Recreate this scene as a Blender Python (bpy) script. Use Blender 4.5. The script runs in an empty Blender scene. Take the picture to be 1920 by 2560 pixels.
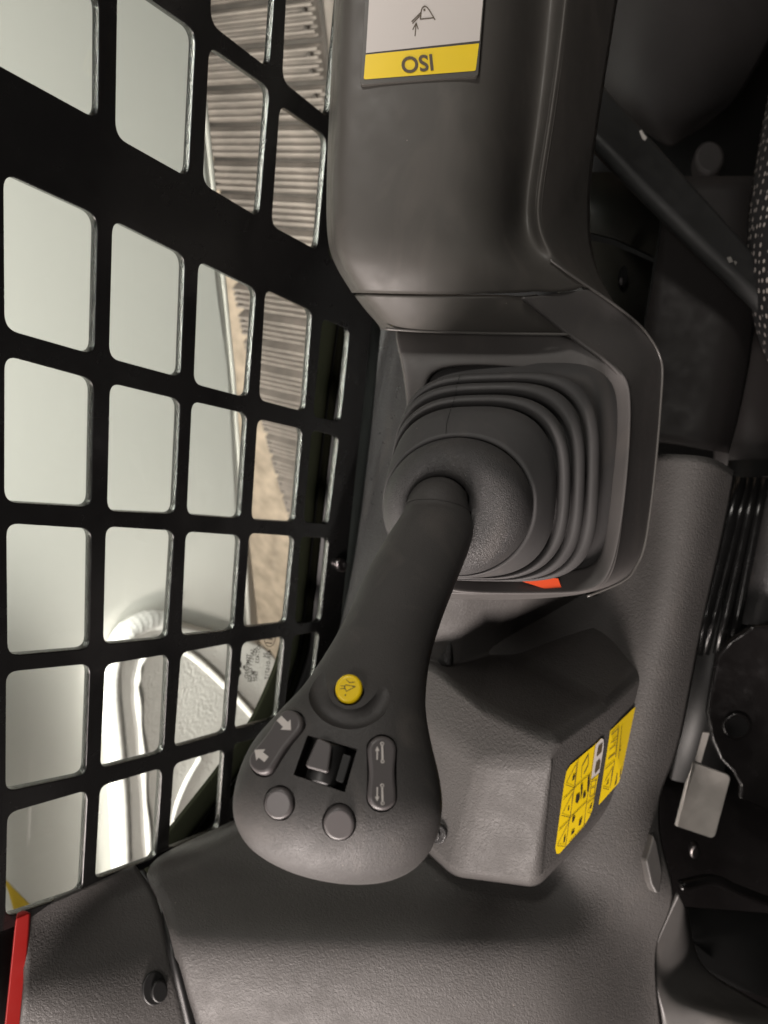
import bpy, bmesh, math, random
from mathutils import Vector, Matrix
from mathutils.bvhtree import BVHTree
random.seed(7)
scene = bpy.context.scene

# ------------------------------------------------------------------ camera
F = 1920.0                      # focal length in photo pixels (photo 1920 x 2560)
def V(*a): return Vector(a)
U_ = V(-.132, -.943, .307).normalized()          # towards the front of the machine (camera axes: right, up, forward)
W_ = V(.46, -.078, .884)
W_ = (W_ - U_ * W_.dot(U_)).normalized()         # down along the window
Zc = -W_; Yc = U_; Xc = Yc.cross(Zc).normalized()
RM = Matrix((Xc, Yc, Zc))                        # camera axes -> world
LOC = V(0, 0, 1.45)
def cw(v): return RM @ v + LOC                   # camera-frame point -> world
def ray(px, py): return V((px - 960) / F, (1280 - py) / F, 1.0)
def C(px, py, d): return cw(ray(px, py) * d)
VIEW = RM @ V(0, 0, 1)
cam_d = bpy.data.cameras.new('camera')
cam_d.sensor_fit = 'HORIZONTAL'; cam_d.sensor_width = 36; cam_d.lens = 36
cam_d.clip_start = .02; cam_d.clip_end = 60
cam_d.dof.use_dof = True; cam_d.dof.focus_distance = .46; cam_d.dof.aperture_fstop = 14
cam = bpy.data.objects.new('camera', cam_d)
cx, cy, cz = RM @ V(1, 0, 0), RM @ V(0, 1, 0), RM @ V(0, 0, -1)
cam.matrix_world = Matrix(((cx.x, cy.x, cz.x, LOC.x), (cx.y, cy.y, cz.y, LOC.y), (cx.z, cy.z, cz.z, LOC.z), (0, 0, 0, 1)))
scene.collection.objects.link(cam); scene.camera = cam

# ------------------------------------------------------------------ world and lamps (workshop lighting, added fills outside the window)
world = bpy.data.worlds.new('World'); scene.world = world; world.use_nodes = True
bg = world.node_tree.nodes['Background']
bg.inputs[0].default_value = (1.0, .93, .86, 1); bg.inputs[1].default_value = .012
def area(name, pos, target, size, power, col=(1, .9, .82), sy=None):
    l = bpy.data.lights.new(name, 'AREA'); l.energy = power; l.color = col; l.size = size
    l.shape = 'RECTANGLE'; l.size_y = sy or size
    o = bpy.data.objects.new(name, l); p = cw(V(*pos)); t = cw(V(*target))
    o.location = p; o.rotation_euler = (t - p).to_track_quat('-Z', 'Y').to_euler()
    scene.collection.objects.link(o); return o
area('workshop_lamp_front', (-.24, -1.32, -.10), (.05, -.2, .55), .34, 30, (1, .885, .835))
area('workshop_lamp_overhead', (-.56, -.20, -1.0), (0, .0, .5), .30, 6, (1, .93, .87))
area('workshop_lamp_rear', (-.36, 1.25, -.75), (.10, .2, .5), .25, 9, (1, .95, .88))
area('workshop_lamp_yard', (-1.1, -1.9, .3), (-.3, -.3, 1.4), .8, 75, (1, .90, .83))
area('track_fill_light', (-.87, .06, .9), (-.25, .3, 1.9), .6, 9, (1, .93, .87))  # added light with no known source, brightens the track beyond the arm
_l = area('arm_fill_strip', (-.89, -.32, -.18), (-.47, -.30, 1.10), 1.7, 60, (1, .965, .92), .12)  # added strip light with no known source, brightens the loader arm
_l.data.spread = math.radians(120)
_z = -(RM @ (V(-.47, -.30, 1.10) - V(-.89, -.32, -.18))).normalized(); _x = RM @ U_; _x = (_x - _z * _x.dot(_z)).normalized(); _y = _z.cross(_x)
_l.rotation_euler = Matrix((_x, _y, _z)).transposed().to_euler()      # added fill strip, turned parallel to the cab side
vs = scene.view_settings
vs.view_transform = 'Standard'; vs.look = 'None'; vs.exposure = 0.0; vs.gamma = 1.0; vs.use_curve_mapping = False
scene.render.film_transparent = False

# ------------------------------------------------------------------ materials
def mat(name, col, rough=.5, metal=0, spec=.5, bump=None, var=.0, coat=0, dust=0, smudge=.12):
    """bump = (kind, scale, strength, distance)"""
    m = bpy.data.materials.new(name); m.use_nodes = True
    nt = m.node_tree; b = nt.nodes['Principled BSDF']
    b.inputs['Base Color'].default_value = (*col, 1); b.inputs['Roughness'].default_value = rough
    b.inputs['Metallic'].default_value = metal; b.inputs['Specular IOR Level'].default_value = spec
    b.inputs['Coat Weight'].default_value = coat
    tc = nt.nodes.new('ShaderNodeTexCoord')
    if var:
        n = nt.nodes.new('ShaderNodeTexNoise'); n.inputs['Scale'].default_value = 14; n.inputs['Detail'].default_value = 8
        nt.links.new(tc.outputs['Object'], n.inputs['Vector'])
        mp = nt.nodes.new('ShaderNodeMapRange'); mp.inputs[1].default_value = .3; mp.inputs[2].default_value = .7
        mp.inputs[3].default_value = 1 - var; mp.inputs[4].default_value = 1 + var
        nt.links.new(n.outputs[0], mp.inputs[0])
        mx = nt.nodes.new('ShaderNodeMix'); mx.data_type = 'RGBA'; mx.blend_type = 'MULTIPLY'; mx.inputs[0].default_value = 1
        mx.inputs[6].default_value = (*col, 1)
        nt.links.new(mp.outputs[0], mx.inputs[7]); nt.links.new(mx.outputs[2], b.inputs['Base Color'])
        mr = nt.nodes.new('ShaderNodeMapRange'); mr.inputs[1].default_value = .3; mr.inputs[2].default_value = .7
        mr.inputs[3].default_value = max(.03, rough - .08); mr.inputs[4].default_value = min(1, rough + .08)
        n2 = nt.nodes.new('ShaderNodeTexNoise'); n2.inputs['Scale'].default_value = 55; n2.inputs['Detail'].default_value = 6
        nt.links.new(tc.outputs['Object'], n2.inputs['Vector'])
        nt.links.new(n2.outputs[0], mr.inputs[0]); nt.links.new(mr.outputs[0], b.inputs['Roughness'])
    if dust:
        vo = nt.nodes.new('ShaderNodeTexVoronoi'); vo.inputs['Scale'].default_value = 95
        nt.links.new(tc.outputs['Object'], vo.inputs['Vector'])
        wn = nt.nodes.new('ShaderNodeSeparateColor'); nt.links.new(vo.outputs['Color'], wn.inputs[0])
        a1 = nt.nodes.new('ShaderNodeMath'); a1.operation = 'LESS_THAN'; a1.inputs[1].default_value = .045
        nt.links.new(vo.outputs['Distance'], a1.inputs[0])
        a2 = nt.nodes.new('ShaderNodeMath'); a2.operation = 'GREATER_THAN'; a2.inputs[1].default_value = 1 - dust
        nt.links.new(wn.outputs[0], a2.inputs[0])
        a3 = nt.nodes.new('ShaderNodeMath'); a3.operation = 'MULTIPLY'; nt.links.new(a1.outputs[0], a3.inputs[0]); nt.links.new(a2.outputs[0], a3.inputs[1])
        # faint smudges with a shape of their own
        ns2 = nt.nodes.new('ShaderNodeTexNoise'); ns2.inputs['Scale'].default_value = 32; ns2.inputs['Detail'].default_value = 9; ns2.inputs['Distortion'].default_value = 1.2
        mpp = nt.nodes.new('ShaderNodeMapping'); mpp.inputs['Scale'].default_value = (1, .35, 1); nt.links.new(tc.outputs['Object'], mpp.inputs[0]); nt.links.new(mpp.outputs[0], ns2.inputs['Vector'])
        m2 = nt.nodes.new('ShaderNodeMapRange'); m2.inputs[1].default_value = .56; m2.inputs[2].default_value = .74; m2.inputs[3].default_value = 0; m2.inputs[4].default_value = smudge
        nt.links.new(ns2.outputs[0], m2.inputs[0])
        ad2 = nt.nodes.new('ShaderNodeMath'); ad2.operation = 'MAXIMUM'; nt.links.new(a3.outputs[0], ad2.inputs[0]); nt.links.new(m2.outputs[0], ad2.inputs[1])
        mz = nt.nodes.new('ShaderNodeMix'); mz.data_type = 'RGBA'; nt.links.new(ad2.outputs[0], mz.inputs[0])
        src = b.inputs['Base Color'].links[0].from_socket if b.inputs['Base Color'].links else None
        if src: nt.links.new(src, mz.inputs[6])
        else: mz.inputs[6].default_value = (*col, 1)
        mz.inputs[7].default_value = (.24, .21, .185, 1)
        nt.links.new(mz.outputs[2], b.inputs['Base Color'])
    if bump:
        kind, sc, st, dist = bump
        bp = nt.nodes.new('ShaderNodeBump'); bp.inputs['Strength'].default_value = st; bp.inputs['Distance'].default_value = dist
        if kind == 'leather':
            ns = nt.nodes.new('ShaderNodeTexNoise'); ns.inputs['Scale'].default_value = sc * .6; ns.inputs['Detail'].default_value = 2
            nt.links.new(tc.outputs['Object'], ns.inputs['Vector'])
            ad = nt.nodes.new('ShaderNodeMix'); ad.data_type = 'RGBA'; ad.inputs[0].default_value = .006
            nt.links.new(tc.outputs['Object'], ad.inputs[6]); nt.links.new(ns.outputs['Color'], ad.inputs[7])
            v = nt.nodes.new('ShaderNodeTexVoronoi'); v.feature = 'SMOOTH_F1'; v.inputs['Scale'].default_value = sc
            v.inputs['Smoothness'].default_value = .5
            nt.links.new(ad.outputs[2], v.inputs['Vector'])
            iv = nt.nodes.new('ShaderNodeMath'); iv.operation = 'SUBTRACT'; iv.inputs[0].default_value = 1
            nt.links.new(v.outputs['Distance'], iv.inputs[1])
            ml = nt.nodes.new('ShaderNodeMath'); ml.operation = 'MULTIPLY_ADD'; ml.inputs[1].default_value = .55
            nt.links.new(ns.outputs[0], ml.inputs[0]); nt.links.new(iv.outputs[0], ml.inputs[2])
            nt.links.new(ml.outputs[0], bp.inputs['Height'])
        else:
            n = nt.nodes.new('ShaderNodeTexNoise'); n.inputs['Scale'].default_value = sc; n.inputs['Detail'].default_value = 4
            nt.links.new(tc.outputs['Object'], n.inputs['Vector']); nt.links.new(n.outputs[0], bp.inputs['Height'])
        nt.links.new(bp.outputs[0], b.inputs['Normal'])
    return m

M = {}
M['leather'] = mat('grained_grey_plastic', (.078, .074, .071), .58, spec=.34, bump=('leather', 560, .5, .0007), var=.08, dust=.05, smudge=.05)
M['leather_dk'] = mat('grained_dark_plastic', (.042, .041, .041), .34, bump=('leather', 560, .6, .0007), var=.06, dust=.05)
M['shell'] = mat('satin_console_plastic', (.082, .077, .070), .50, bump=('noise', 1400, .15, .0003), var=.07, dust=.10)
M['bezel'] = mat('satin_bezel_plastic', (.100, .094, .091), .50, bump=('noise', 1500, .15, .0003), var=.07, dust=.10)
M['side'] = mat('smooth_side_plastic', (.070, .067, .064), .48, bump=('noise', 1200, .12, .0003), var=.06, dust=.06)
M['grip'] = mat('soft_grip_rubber', (.060, .057, .055), .56, spec=.40, bump=('leather', 1000, .40, .0004), var=.12, dust=.04, smudge=.16)
M['skirt'] = mat('grained_skirt_rubber', (.066, .064, .064), .42, bump=('leather', 1000, .75, .0005), var=.08, dust=.06)
M['boot'] = mat('matt_boot_rubber', (.068, .066, .066), .60, bump=('noise', 1600, .12, .0002), var=.06, dust=.14)
M['switch'] = mat('grey_switch_plastic', (.105, .096, .096), .42, bump=('noise', 1800, .1, .0002))
M['yellow'] = mat('yellow_plastic', (1.0, .70, .010), .35)
M['yellow_print'] = mat('yellow_print', (.95, .68, .012), .38, var=.03)
M['white_print'] = mat('white_print', (.66, .62, .585), .4)
M['dark_print'] = mat('dark_print', (.035, .028, .02), .5)
M['mid_print'] = mat('brown_grey_print', (.10, .075, .045), .5)
M['label_edge'] = mat('grey_label_border', (.085, .08, .072), .35)
M['yellow_paint'] = mat('muted_yellow_decal', (.50, .34, .03), .4)
M['orange'] = mat('orange_red_sticker', (.85, .10, .03), .4)
M['red'] = mat('red_paint', (.25, .008, .006), .6, spec=.2, var=.06)
M['black_paint'] = mat('black_steel_paint', (.008, .008, .008), .22, bump=('noise', 400, .10, .0003), var=.03)
M['black'] = mat('black_plastic', (.012, .012, .012), .45)
M['black_matt'] = mat('matt_black', (.010, .010, .010), .8, spec=.05)
M['gloss_black'] = mat('gloss_black_metal', (.010, .009, .009), .2, bump=('noise', 30, .4, .005), var=.1)
M['rubber_seal'] = mat('seal_rubber', (.012, .012, .011), .6, spec=.1)
M['olive'] = mat('olive_seal', (.006, .0062, .004), .7, spec=0)
M['zinc'] = mat('zinc_plate', (.46, .44, .41), .42, metal=.55, bump=('noise', 90, .25, .0008), var=.18)
M['steel'] = mat('screw_steel', (.25, .23, .23), .3, metal=1)
M['dark_panel'] = mat('dark_rear_panel', (.024, .0215, .021), .6, spec=.25, bump=('noise', 900, .1, .0003), var=.02)
M['green_panel'] = mat('dark_olive_panel', (.020, .020, .016), .55, var=.08)
M['bar'] = mat('painted_bar', (.022, .0225, .0225), .55, bump=('noise', 120, .15, .0006), var=.15)
M['arm_paint'] = mat('white_arm_paint', (.61, .60, .56), .24, coat=.4, bump=('noise', 4, .05, .004))
M['casting'] = mat('white_rough_casting', (.52, .505, .475), .45, bump=('noise', 170, .55, .003), var=.03)
M['weld'] = mat('white_painted_weld', (.47, .46, .44), .45, bump=('noise', 260, .35, .0015))
M['flange'] = mat('grey_white_flange', (.46, .44, .40), .4, var=.03)
M['track'] = mat('dusty_track_rubber', (.23, .195, .172), .8, bump=('noise', 90, .5, .003), var=.28)
M['track_dk'] = mat('track_belt_rubber', (.075, .063, .055), .85, bump=('noise', 60, .4, .004), var=.2)
M['floor'] = mat('tan_concrete', (.55, .44, .34), .7, bump=('noise', 30, .3, .004), var=.28)

def glass_mat():
    m = bpy.data.materials.new('tinted_glass'); m.use_nodes = True; nt = m.node_tree
    for n in list(nt.nodes): nt.nodes.remove(n)
    out = nt.nodes.new('ShaderNodeOutputMaterial'); t = nt.nodes.new('ShaderNodeBsdfTransparent')
    t.inputs[0].default_value = (.905, .955, .915, 1)
    g = nt.nodes.new('ShaderNodeBsdfGlossy'); g.inputs['Roughness'].default_value = .02
    fr = nt.nodes.new('ShaderNodeFresnel'); fr.inputs[0].default_value = 1.4
    mx = nt.nodes.new('ShaderNodeMixShader')
    nt.links.new(fr.outputs[0], mx.inputs[0]); nt.links.new(t.outputs[0], mx.inputs[1]); nt.links.new(g.outputs[0], mx.inputs[2])
    nt.links.new(mx.outputs[0], out.inputs[0]); return m
M['glass'] = glass_mat()

def dot_fabric():
    m = mat('dotted_black_fabric', (.012, .012, .013), .9); nt = m.node_tree; b = nt.nodes['Principled BSDF']
    tc = nt.nodes.new('ShaderNodeTexCoord'); v = nt.nodes.new('ShaderNodeTexVoronoi'); v.inputs['Scale'].default_value = 112
    v.inputs['Randomness'].default_value = .35
    nt.links.new(tc.outputs['Object'], v.inputs['Vector'])
    r = nt.nodes.new('ShaderNodeMapRange'); r.inputs[1].default_value = .34; r.inputs[2].default_value = .24
    r.inputs[3].default_value = 0; r.inputs[4].default_value = 1
    nt.links.new(v.outputs['Distance'], r.inputs[0])
    mx = nt.nodes.new('ShaderNodeMix'); mx.data_type = 'RGBA'; mx.inputs[6].default_value = (.012, .012, .013, 1); mx.inputs[7].default_value = (.55, .50, .46, 1)
    nt.links.new(r.outputs[0], mx.inputs[0]); nt.links.new(mx.outputs[2], b.inputs['Base Color'])
    return m
M['fabric'] = dot_fabric()

# ------------------------------------------------------------------ helpers
COL = scene.collection
def put(name, me, m, parent=None, smooth=True):
    o = bpy.data.objects.new(name, me); COL.objects.link(o)
    if m: 
        if not me.materials: me.materials.append(M[m])
    if parent: o.parent = parent
    if smooth: me.polygons.foreach_set('use_smooth', [True] * len(me.polygons))
    return o
def mesh(name, vs_, fs):
    me = bpy.data.meshes.new(name); me.from_pydata([tuple(v) for v in vs_], [], fs); me.update(); return me
def thing(name, label, cat, group=None):
    o = bpy.data.objects.new(name, None); COL.objects.link(o); o.empty_display_size = .02
    return tag(o, label, cat, group)
def tag(o, label, cat, group=None):
    o['label'] = label; o['category'] = cat
    if group: o['group'] = group
    return o
def struct(o): o['kind'] = 'structure'; return o
def base(root, pos):
    """move an Empty to the thing's base, leaving parts where they are"""
    root.location = pos
    for ch in root.children: ch.matrix_parent_inverse = Matrix.Translation(-Vector(pos))
def face_cam(me):
    """orient normals towards the camera side"""
    s = sum((p.normal.dot(p.center - LOC)) * p.area for p in me.polygons)
    if s > 0: me.flip_normals()
def sub(o, lv):
    s = o.modifiers.new('sub', 'SUBSURF'); s.levels = s.render_levels = lv; s.boundary_smooth = 'PRESERVE_CORNERS'; return o
def solid(o, t, off=-1):
    s = o.modifiers.new('solid', 'SOLIDIFY'); s.thickness = t; s.offset = off; return o
def bevel(o, w, seg=3, ang=25):
    b = o.modifiers.new('bevel', 'BEVEL'); b.width = w; b.segments = seg; b.limit_method = 'ANGLE'; b.angle_limit = math.radians(ang)
    b.harden_normals = False
    w_ = o.modifiers.new('wn', 'WEIGHTED_NORMAL'); w_.keep_sharp = True; return o
def grid(name, rows, m, parent=None, lv=2, th=.004, pts=False, crease=()):
    n = len(rows[0]); vs_ = []; fs = []
    for r in rows:
        assert len(r) == n, (name, len(r), n)
        for p in r: vs_.append(p if pts else C(*p))
    for i in range(len(rows) - 1):
        for j in range(n - 1):
            fs.append((i * n + j, i * n + j + 1, (i + 1) * n + j + 1, (i + 1) * n + j))
    me = mesh(name, vs_, fs); face_cam(me)
    if crease:
        at = me.attributes.new('crease_edge', 'FLOAT', 'EDGE')
        for e in me.edges:
            a, b_ = e.vertices
            ja, jb, ia, ib = a % n, b_ % n, a // n, b_ // n
            for (kind, idx, val) in crease:
                if kind == 'col' and ja == jb == idx: at.data[e.index].value = val
                if kind == 'row' and ia == ib == idx: at.data[e.index].value = val
    o = put(name, me, m, parent)
    if lv: sub(o, lv)
    if th: solid(o, th)
    return o
def bvh(o):
    dg = bpy.context.evaluated_depsgraph_get(); e = o.evaluated_get(dg); me = e.to_mesh()
    mw = o.matrix_world
    t = BVHTree.FromPolygons([mw @ v.co for v in me.vertices], [tuple(p.vertices) for p in me.polygons]); e.to_mesh_clear(); return t
def hit(t, px, py):
    d = (RM @ ray(px, py)).normalized(); h = t.ray_cast(LOC, d)
    if h[0] is None:
        h2 = t.find_nearest(LOC + d * .5); return h2[0], -d
    n = h[1]
    if n.dot(d) > 0: n = -n
    return h[0], n
def plane_at(t, px, py, r=14):
    p0, _ = hit(t, px, py); n = Vector()
    for dx in (-r, 0, r):
        for dy in (-r, 0, r): n += hit(t, px + dx, py + dy)[1]
    return p0, n.normalized()
def on_plane(px, py, pl):
    p0, n = pl; d = RM @ ray(px, py); k = (p0 - LOC).dot(n) / d.dot(n); return LOC + d * k
def prism(name, pts2, pl, h0, h1, m, parent=None, bw=.0008, seg=3):
    """outline given in photo coordinates, on a plane in the scene, extruded along the plane's normal"""
    b = [on_plane(x, y, pl) for x, y in pts2]; n = pl[1]; k = len(b)
    vs_ = [p + n * h0 for p in b] + [p + n * h1 for p in b]
    fs = [tuple(range(k)), tuple(range(k, 2 * k))] + [(i, (i + 1) % k, (i + 1) % k + k, i + k) for i in range(k)]
    me = mesh(name, vs_, fs); bm = bmesh.new(); bm.from_mesh(me); bmesh.ops.recalc_face_normals(bm, faces=bm.faces); bm.to_mesh(me); bm.free()
    o = put(name, me, m, parent)
    if bw: bevel(o, bw, seg, 30)
    else: me.polygons.foreach_set('use_smooth', [False] * len(me.polygons))
    return o
def circ(cx_, cy_, r, n=40, ry=None, rot=0):
    ry = ry or r; c, s = math.cos(rot), math.sin(rot); o = []
    for i in range(n):
        a = 2 * math.pi * i / n; x, y = r * math.cos(a), ry * math.sin(a); o.append((cx_ + x * c - y * s, cy_ + x * s + y * c))
    return o
def capsule(x0, y0, x1, y1, r, n=14, waist=0):
    a = math.atan2(y1 - y0, x1 - x0); L = math.hypot(x1 - x0, y1 - y0); o = []
    for i in range(n + 1):
        t = a - math.pi / 2 + math.pi * i / n; o.append((x1 + r * math.cos(t), y1 + r * math.sin(t)))
    for i in range(1, 6):
        f = i / 6; w = r - waist * math.sin(math.pi * f) ** 2
        o.append((x1 + (x0 - x1) * f - w * math.sin(a), y1 + (y0 - y1) * f + w * math.cos(a)))
    for i in range(n + 1):
        t = a + math.pi / 2 + math.pi * i / n; o.append((x0 + r * math.cos(t), y0 + r * math.sin(t)))
    for i in range(1, 6):
        f = i / 6; w = r - waist * math.sin(math.pi * f) ** 2
        o.append((x0 + (x1 - x0) * f + w * math.sin(a), y0 + (y1 - y0) * f - w * math.cos(a)))
    return o
def round_poly(pts, r, n=6):
    """round the corners of a 2D polygon"""
    out = []; k = len(pts)
    for i in range(k):
        p = Vector(pts[i]); a = Vector(pts[i - 1]); b = Vector(pts[(i + 1) % k])
        da, db = (a - p), (b - p); la, lb = da.length, db.length; rr = min(r if not isinstance(r, (list, tuple)) else r[i], la * .48, lb * .48)
        p0 = p + da.normalized() * rr; p1 = p + db.normalized() * rr
        for j in range(n + 1):
            t = j / n; out.append(tuple((1 - t) ** 2 * p0 + 2 * t * (1 - t) * p + t * t * p1))
    return out
def scale_poly(pts, k, add=0):
    cx_ = sum(p[0] for p in pts) / len(pts); cy_ = sum(p[1] for p in pts) / len(pts); o = []
    for x, y in pts:
        d = Vector((x - cx_, y - cy_)); L = d.length or 1; d = d * k + d / L * add; o.append((cx_ + d.x, cy_ + d.y))
    return o
def decal(name, polys, t, off, m, parent, flat=None):
    """flat print laid on a surface: polygons given in photo coordinates, cast on to the surface"""
    vs_, fs = [], []
    for pl in polys:
        k = len(vs_)
        for x, y in pl:
            if flat: p, n = on_plane(x, y, flat), flat[1]
            else: p, n = hit(t, x, y)
            vs_.append(p + n * off)
        fs.append(tuple(range(k, k + len(pl))))
    me = mesh(name, vs_, fs); bm = bmesh.new(); bm.from_mesh(me); bmesh.ops.triangulate(bm, faces=bm.faces, ngon_method='BEAUTY'); bm.to_mesh(me); bm.free()
    face_cam(me)
    return put(name, me, m, parent, smooth=False)
def stroke(pts, w):
    """polyline -> list of quads (photo coordinates)"""
    q = []
    for a, b in zip(pts[:-1], pts[1:]):
        d = Vector((b[0] - a[0], b[1] - a[1])); L = d.length
        if L < 1e-6: continue
        d /= L; n = Vector((-d.y, d.x)) * w / 2; e = d * w * .25
        q.append([(a[0] + n.x - e.x, a[1] + n.y - e.y), (b[0] + n.x + e.x, b[1] + n.y + e.y), (b[0] - n.x + e.x, b[1] - n.y + e.y), (a[0] - n.x - e.x, a[1] - n.y - e.y)])
    return q
def text_polys(s, org, ax, ay, size, bold=0.0):
    """text as triangles in photo coordinates: org = centre, ax = reading direction, ay = letter-up direction"""
    cu = bpy.data.curves.new('t', 'FONT'); cu.body = s; cu.size = 1; cu.align_x = 'CENTER'; cu.align_y = 'CENTER'; cu.offset = bold; cu.resolution_u = 4
    o = bpy.data.objects.new('t', cu); COL.objects.link(o)
    dg = bpy.context.evaluated_depsgraph_get(); me = bpy.data.meshes.new_from_object(o.evaluated_get(dg))
    bm = bmesh.new(); bm.from_mesh(me); bmesh.ops.triangulate(bm, faces=bm.faces); out = []
    for f in bm.faces:
        out.append([(org[0] + (v.co.x * ax[0] + v.co.y * ay[0]) * size, org[1] + (v.co.x * ax[1] + v.co.y * ay[1]) * size) for v in f.verts])
    bm.free(); bpy.data.objects.remove(o); bpy.data.curves.remove(cu); bpy.data.meshes.remove(me)
    return out
def tube(name, pts, r, m, parent=None, n=10, cyc=False, flat=1.0, updir=None):
    """pts world points, r radius or list"""
    k = len(pts); vs_, fs = [], []
    for i, p in enumerate(pts):
        a = pts[max(i - 1, 0)]; b = pts[min(i + 1, k - 1)]; T = (b - a).normalized()
        up = updir or -VIEW; s = T.cross(up).normalized(); u2 = s.cross(T).normalized()
        rr = r[i] if isinstance(r, (list, tuple)) else r
        for j in range(n):
            t = 2 * math.pi * j / n; vs_.append(p + s * math.cos(t) * rr + u2 * math.sin(t) * rr * flat)
    for i in range(k - 1):
        for j in range(n):
            fs.append((i * n + j, i * n + (j + 1) % n, (i + 1) * n + (j + 1) % n, (i + 1) * n + j))
    fs += [tuple(range(n)), tuple(range((k - 1) * n, k * n))]
    me = mesh(name, vs_, fs); bm = bmesh.new(); bm.from_mesh(me); bmesh.ops.recalc_face_normals(bm, faces=bm.faces); bm.to_mesh(me); bm.free()
    return put(name, me, m, parent)
def smooth_path(pts, n=8):
    """Catmull-Rom through tuples"""
    out = []; k = len(pts)
    for i in range(k - 1):
        p0 = pts[max(i - 1, 0)]; p1 = pts[i]; p2 = pts[i + 1]; p3 = pts[min(i + 2, k - 1)]
        for j in range(n):
            t = j / n
            out.append(tuple(.5 * ((2 * b) + (-a + c) * t + (2 * a - 5 * b + 4 * c - d) * t * t + (-a + 3 * b - 3 * c + d) * t ** 3) for a, b, c, d in zip(p0, p1, p2, p3)))
    out.append(tuple(pts[-1])); return out
def poly3(name, verts, faces, m, parent=None, bw=.006, th=None, seg=4):
    me = mesh(name, [C(*v) for v in verts], faces); face_cam(me); o = put(name, me, m, parent)
    if th: solid(o, th)
    if bw: bevel(o, bw, seg, 8)
    return o

# ------------------------------------------------------------------ window plane
NW = V(-.81, .258, .444); NWn = NW.normalized()
def wp(px, py, D=.40): return cw(ray(px, py) * (D / NW.dot(ray(px, py))))
E1 = (RM @ W_).normalized(); NWw = (RM @ NWn).normalized(); E1 = (E1 - NWw * E1.dot(NWw)).normalized(); E2 = NWw.cross(E1).normalized()
O0 = wp(400, 1200)

# ================================================================== SETTING
# workshop floor far below, and the dark cab floor / rear wall
gp = cw(V(0, 0, 0)); UP = RM @ Zc
tc0 = cw(ray(655, 113) * 1.78 + V(.82, -.247, -.518).cross(V(.055, -.816, .576)).normalized() * (-.42 if V(.82, -.247, -.518).cross(V(.055, -.816, .576)).z < 0 else .42))
ax1 = RM @ V(.82, -.247, -.518); ax2 = (RM @ V(.055, -.816, .576))
gn = ax1.cross(ax2).normalized()
ax2 = gn.cross(ax1).normalized()
fl = mesh('ground', [tc0 + ax1 * a + ax2 * b for a, b in ((-6, -6), (1.2, -6), (1.2, 6), (-6, 6))], [(0, 1, 2, 3)])
face_cam(fl); struct(put('ground', fl, 'floor'))
bk = grid('cab_floor', [[(1150 + 250 * j, -300 + 780 * i, 1.25) for j in range(5)] for i in range(5)], 'black_matt', lv=0, th=.01); struct(bk)

# ================================================================== LOADER ARM (outside the window)
arm = thing('loader_arm', 'white painted steel loader arm outside the barred window', 'loader arm')
DA = .75
def ap(px, py, D=DA): return wp(px, py, D)
# side plate: runs to the flange line, swelling into a round boss at the lower left
rows = []
for i in range(25):
    y = -350 + 140 * i; xe = 500 + .0954 * y - (12 if y < 900 else 0) - max(0, (y - 900)) * .045
    xs = [-900, -600, -420, -300, -200, -120, -60, 0, 50, 100, 160, 230, 310, xe - 30, xe]
    f = min(1, max(0, (y - 1250) / 700)); f = f * f * (3 - 2 * f); xc = -190 + (y - 1500) * .13
    rows.append([ap(x, y) - NWw * (.035 * f * math.exp(-((x - xc) / 260) ** 2)) for x in xs])
plate = grid('side_plate', rows, 'arm_paint', arm, lv=1, th=.012, pts=True)
rows = []
for i in range(9):
    y = -350 + 420 * i; xe = 500 + .0954 * y - (12 if y < 900 else 0) - max(0, (y - 900)) * .045; x2 = 526 + .0954 * y
    a = ap(xe, y) - NWw * .004; b = ap(x2, y) + NWw * .03
    rows.append([a, a * .6 + b * .4, b])
grid('flange', rows, 'flange', arm, lv=1, th=.015, pts=True)
# raised casting (knuckle) with rounded top, edge land and weld bead
DK = DA - .022
out = [(322, 2330), (312, 2150), (305, 2000), (292, 1850), (283, 1740), (285, 1670), (300, 1620), (330, 1578), (375, 1556), (425, 1556), (480, 1566), (560, 1588), (640, 1604), (690, 1640), (730, 1710), (770, 1830), (770, 2330)]
outp = smooth_path(out, 5)
pk = (wp(400, 1800, DK), -NWw)
prism('knuckle_casting', outp, pk, -.05, 0, 'casting', arm, bw=.008, seg=4)
land = smooth_path([(378, 2330), (366, 2150), (355, 2000), (345, 1850), (335, 1740), (336, 1690), (350, 1640), (380, 1600)], 6)
tube('edge_land', [on_plane(x, y, pk) for x, y in land], [.010 + .0015 * math.sin(i * .9) for i in range(len(land))], 'weld', arm, flat=.5)
wl = smooth_path([(308, 2330), (300, 2150), (294, 2000), (281, 1850), (270, 1740), (272, 1670), (288, 1618), (318, 1574), (372, 1550), (430, 1552)], 14)
pw = (wp(400, 1800, DA - .016), -NWw)
tube('weld_bead', [on_plane(x, y, pw) + (-NWw) * .002 for x, y in wl], [.0155 + .0003 * math.sin(i * 1.9) + random.uniform(-.0003, .0003) for i in range(len(wl))], 'weld', arm, flat=.8)
step = [(430, 1615), (480, 1640), (560, 1712), (640, 1800)]
tube('cast_rib', [on_plane(x, y, pk) for x, y in smooth_path(step, 6)], .007, 'casting', arm, flat=.7)
tube('cast_rib', [on_plane(x, y, pk) for x, y in smooth_path([(500, 1890), (460, 1960), (430, 2040), (420, 2120)], 6)], .006, 'weld', arm, flat=.6)
arm_tb = bvh(plate)
decal('yellow_stripe', [[(4, 2188), (30, 2218), (80, 2268), (110, 2290), (60, 2330), (40, 2300), (20, 2230)]], arm_tb, .0012, 'yellow_paint', arm)
base(arm, wp(300, 2200, DA))

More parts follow.
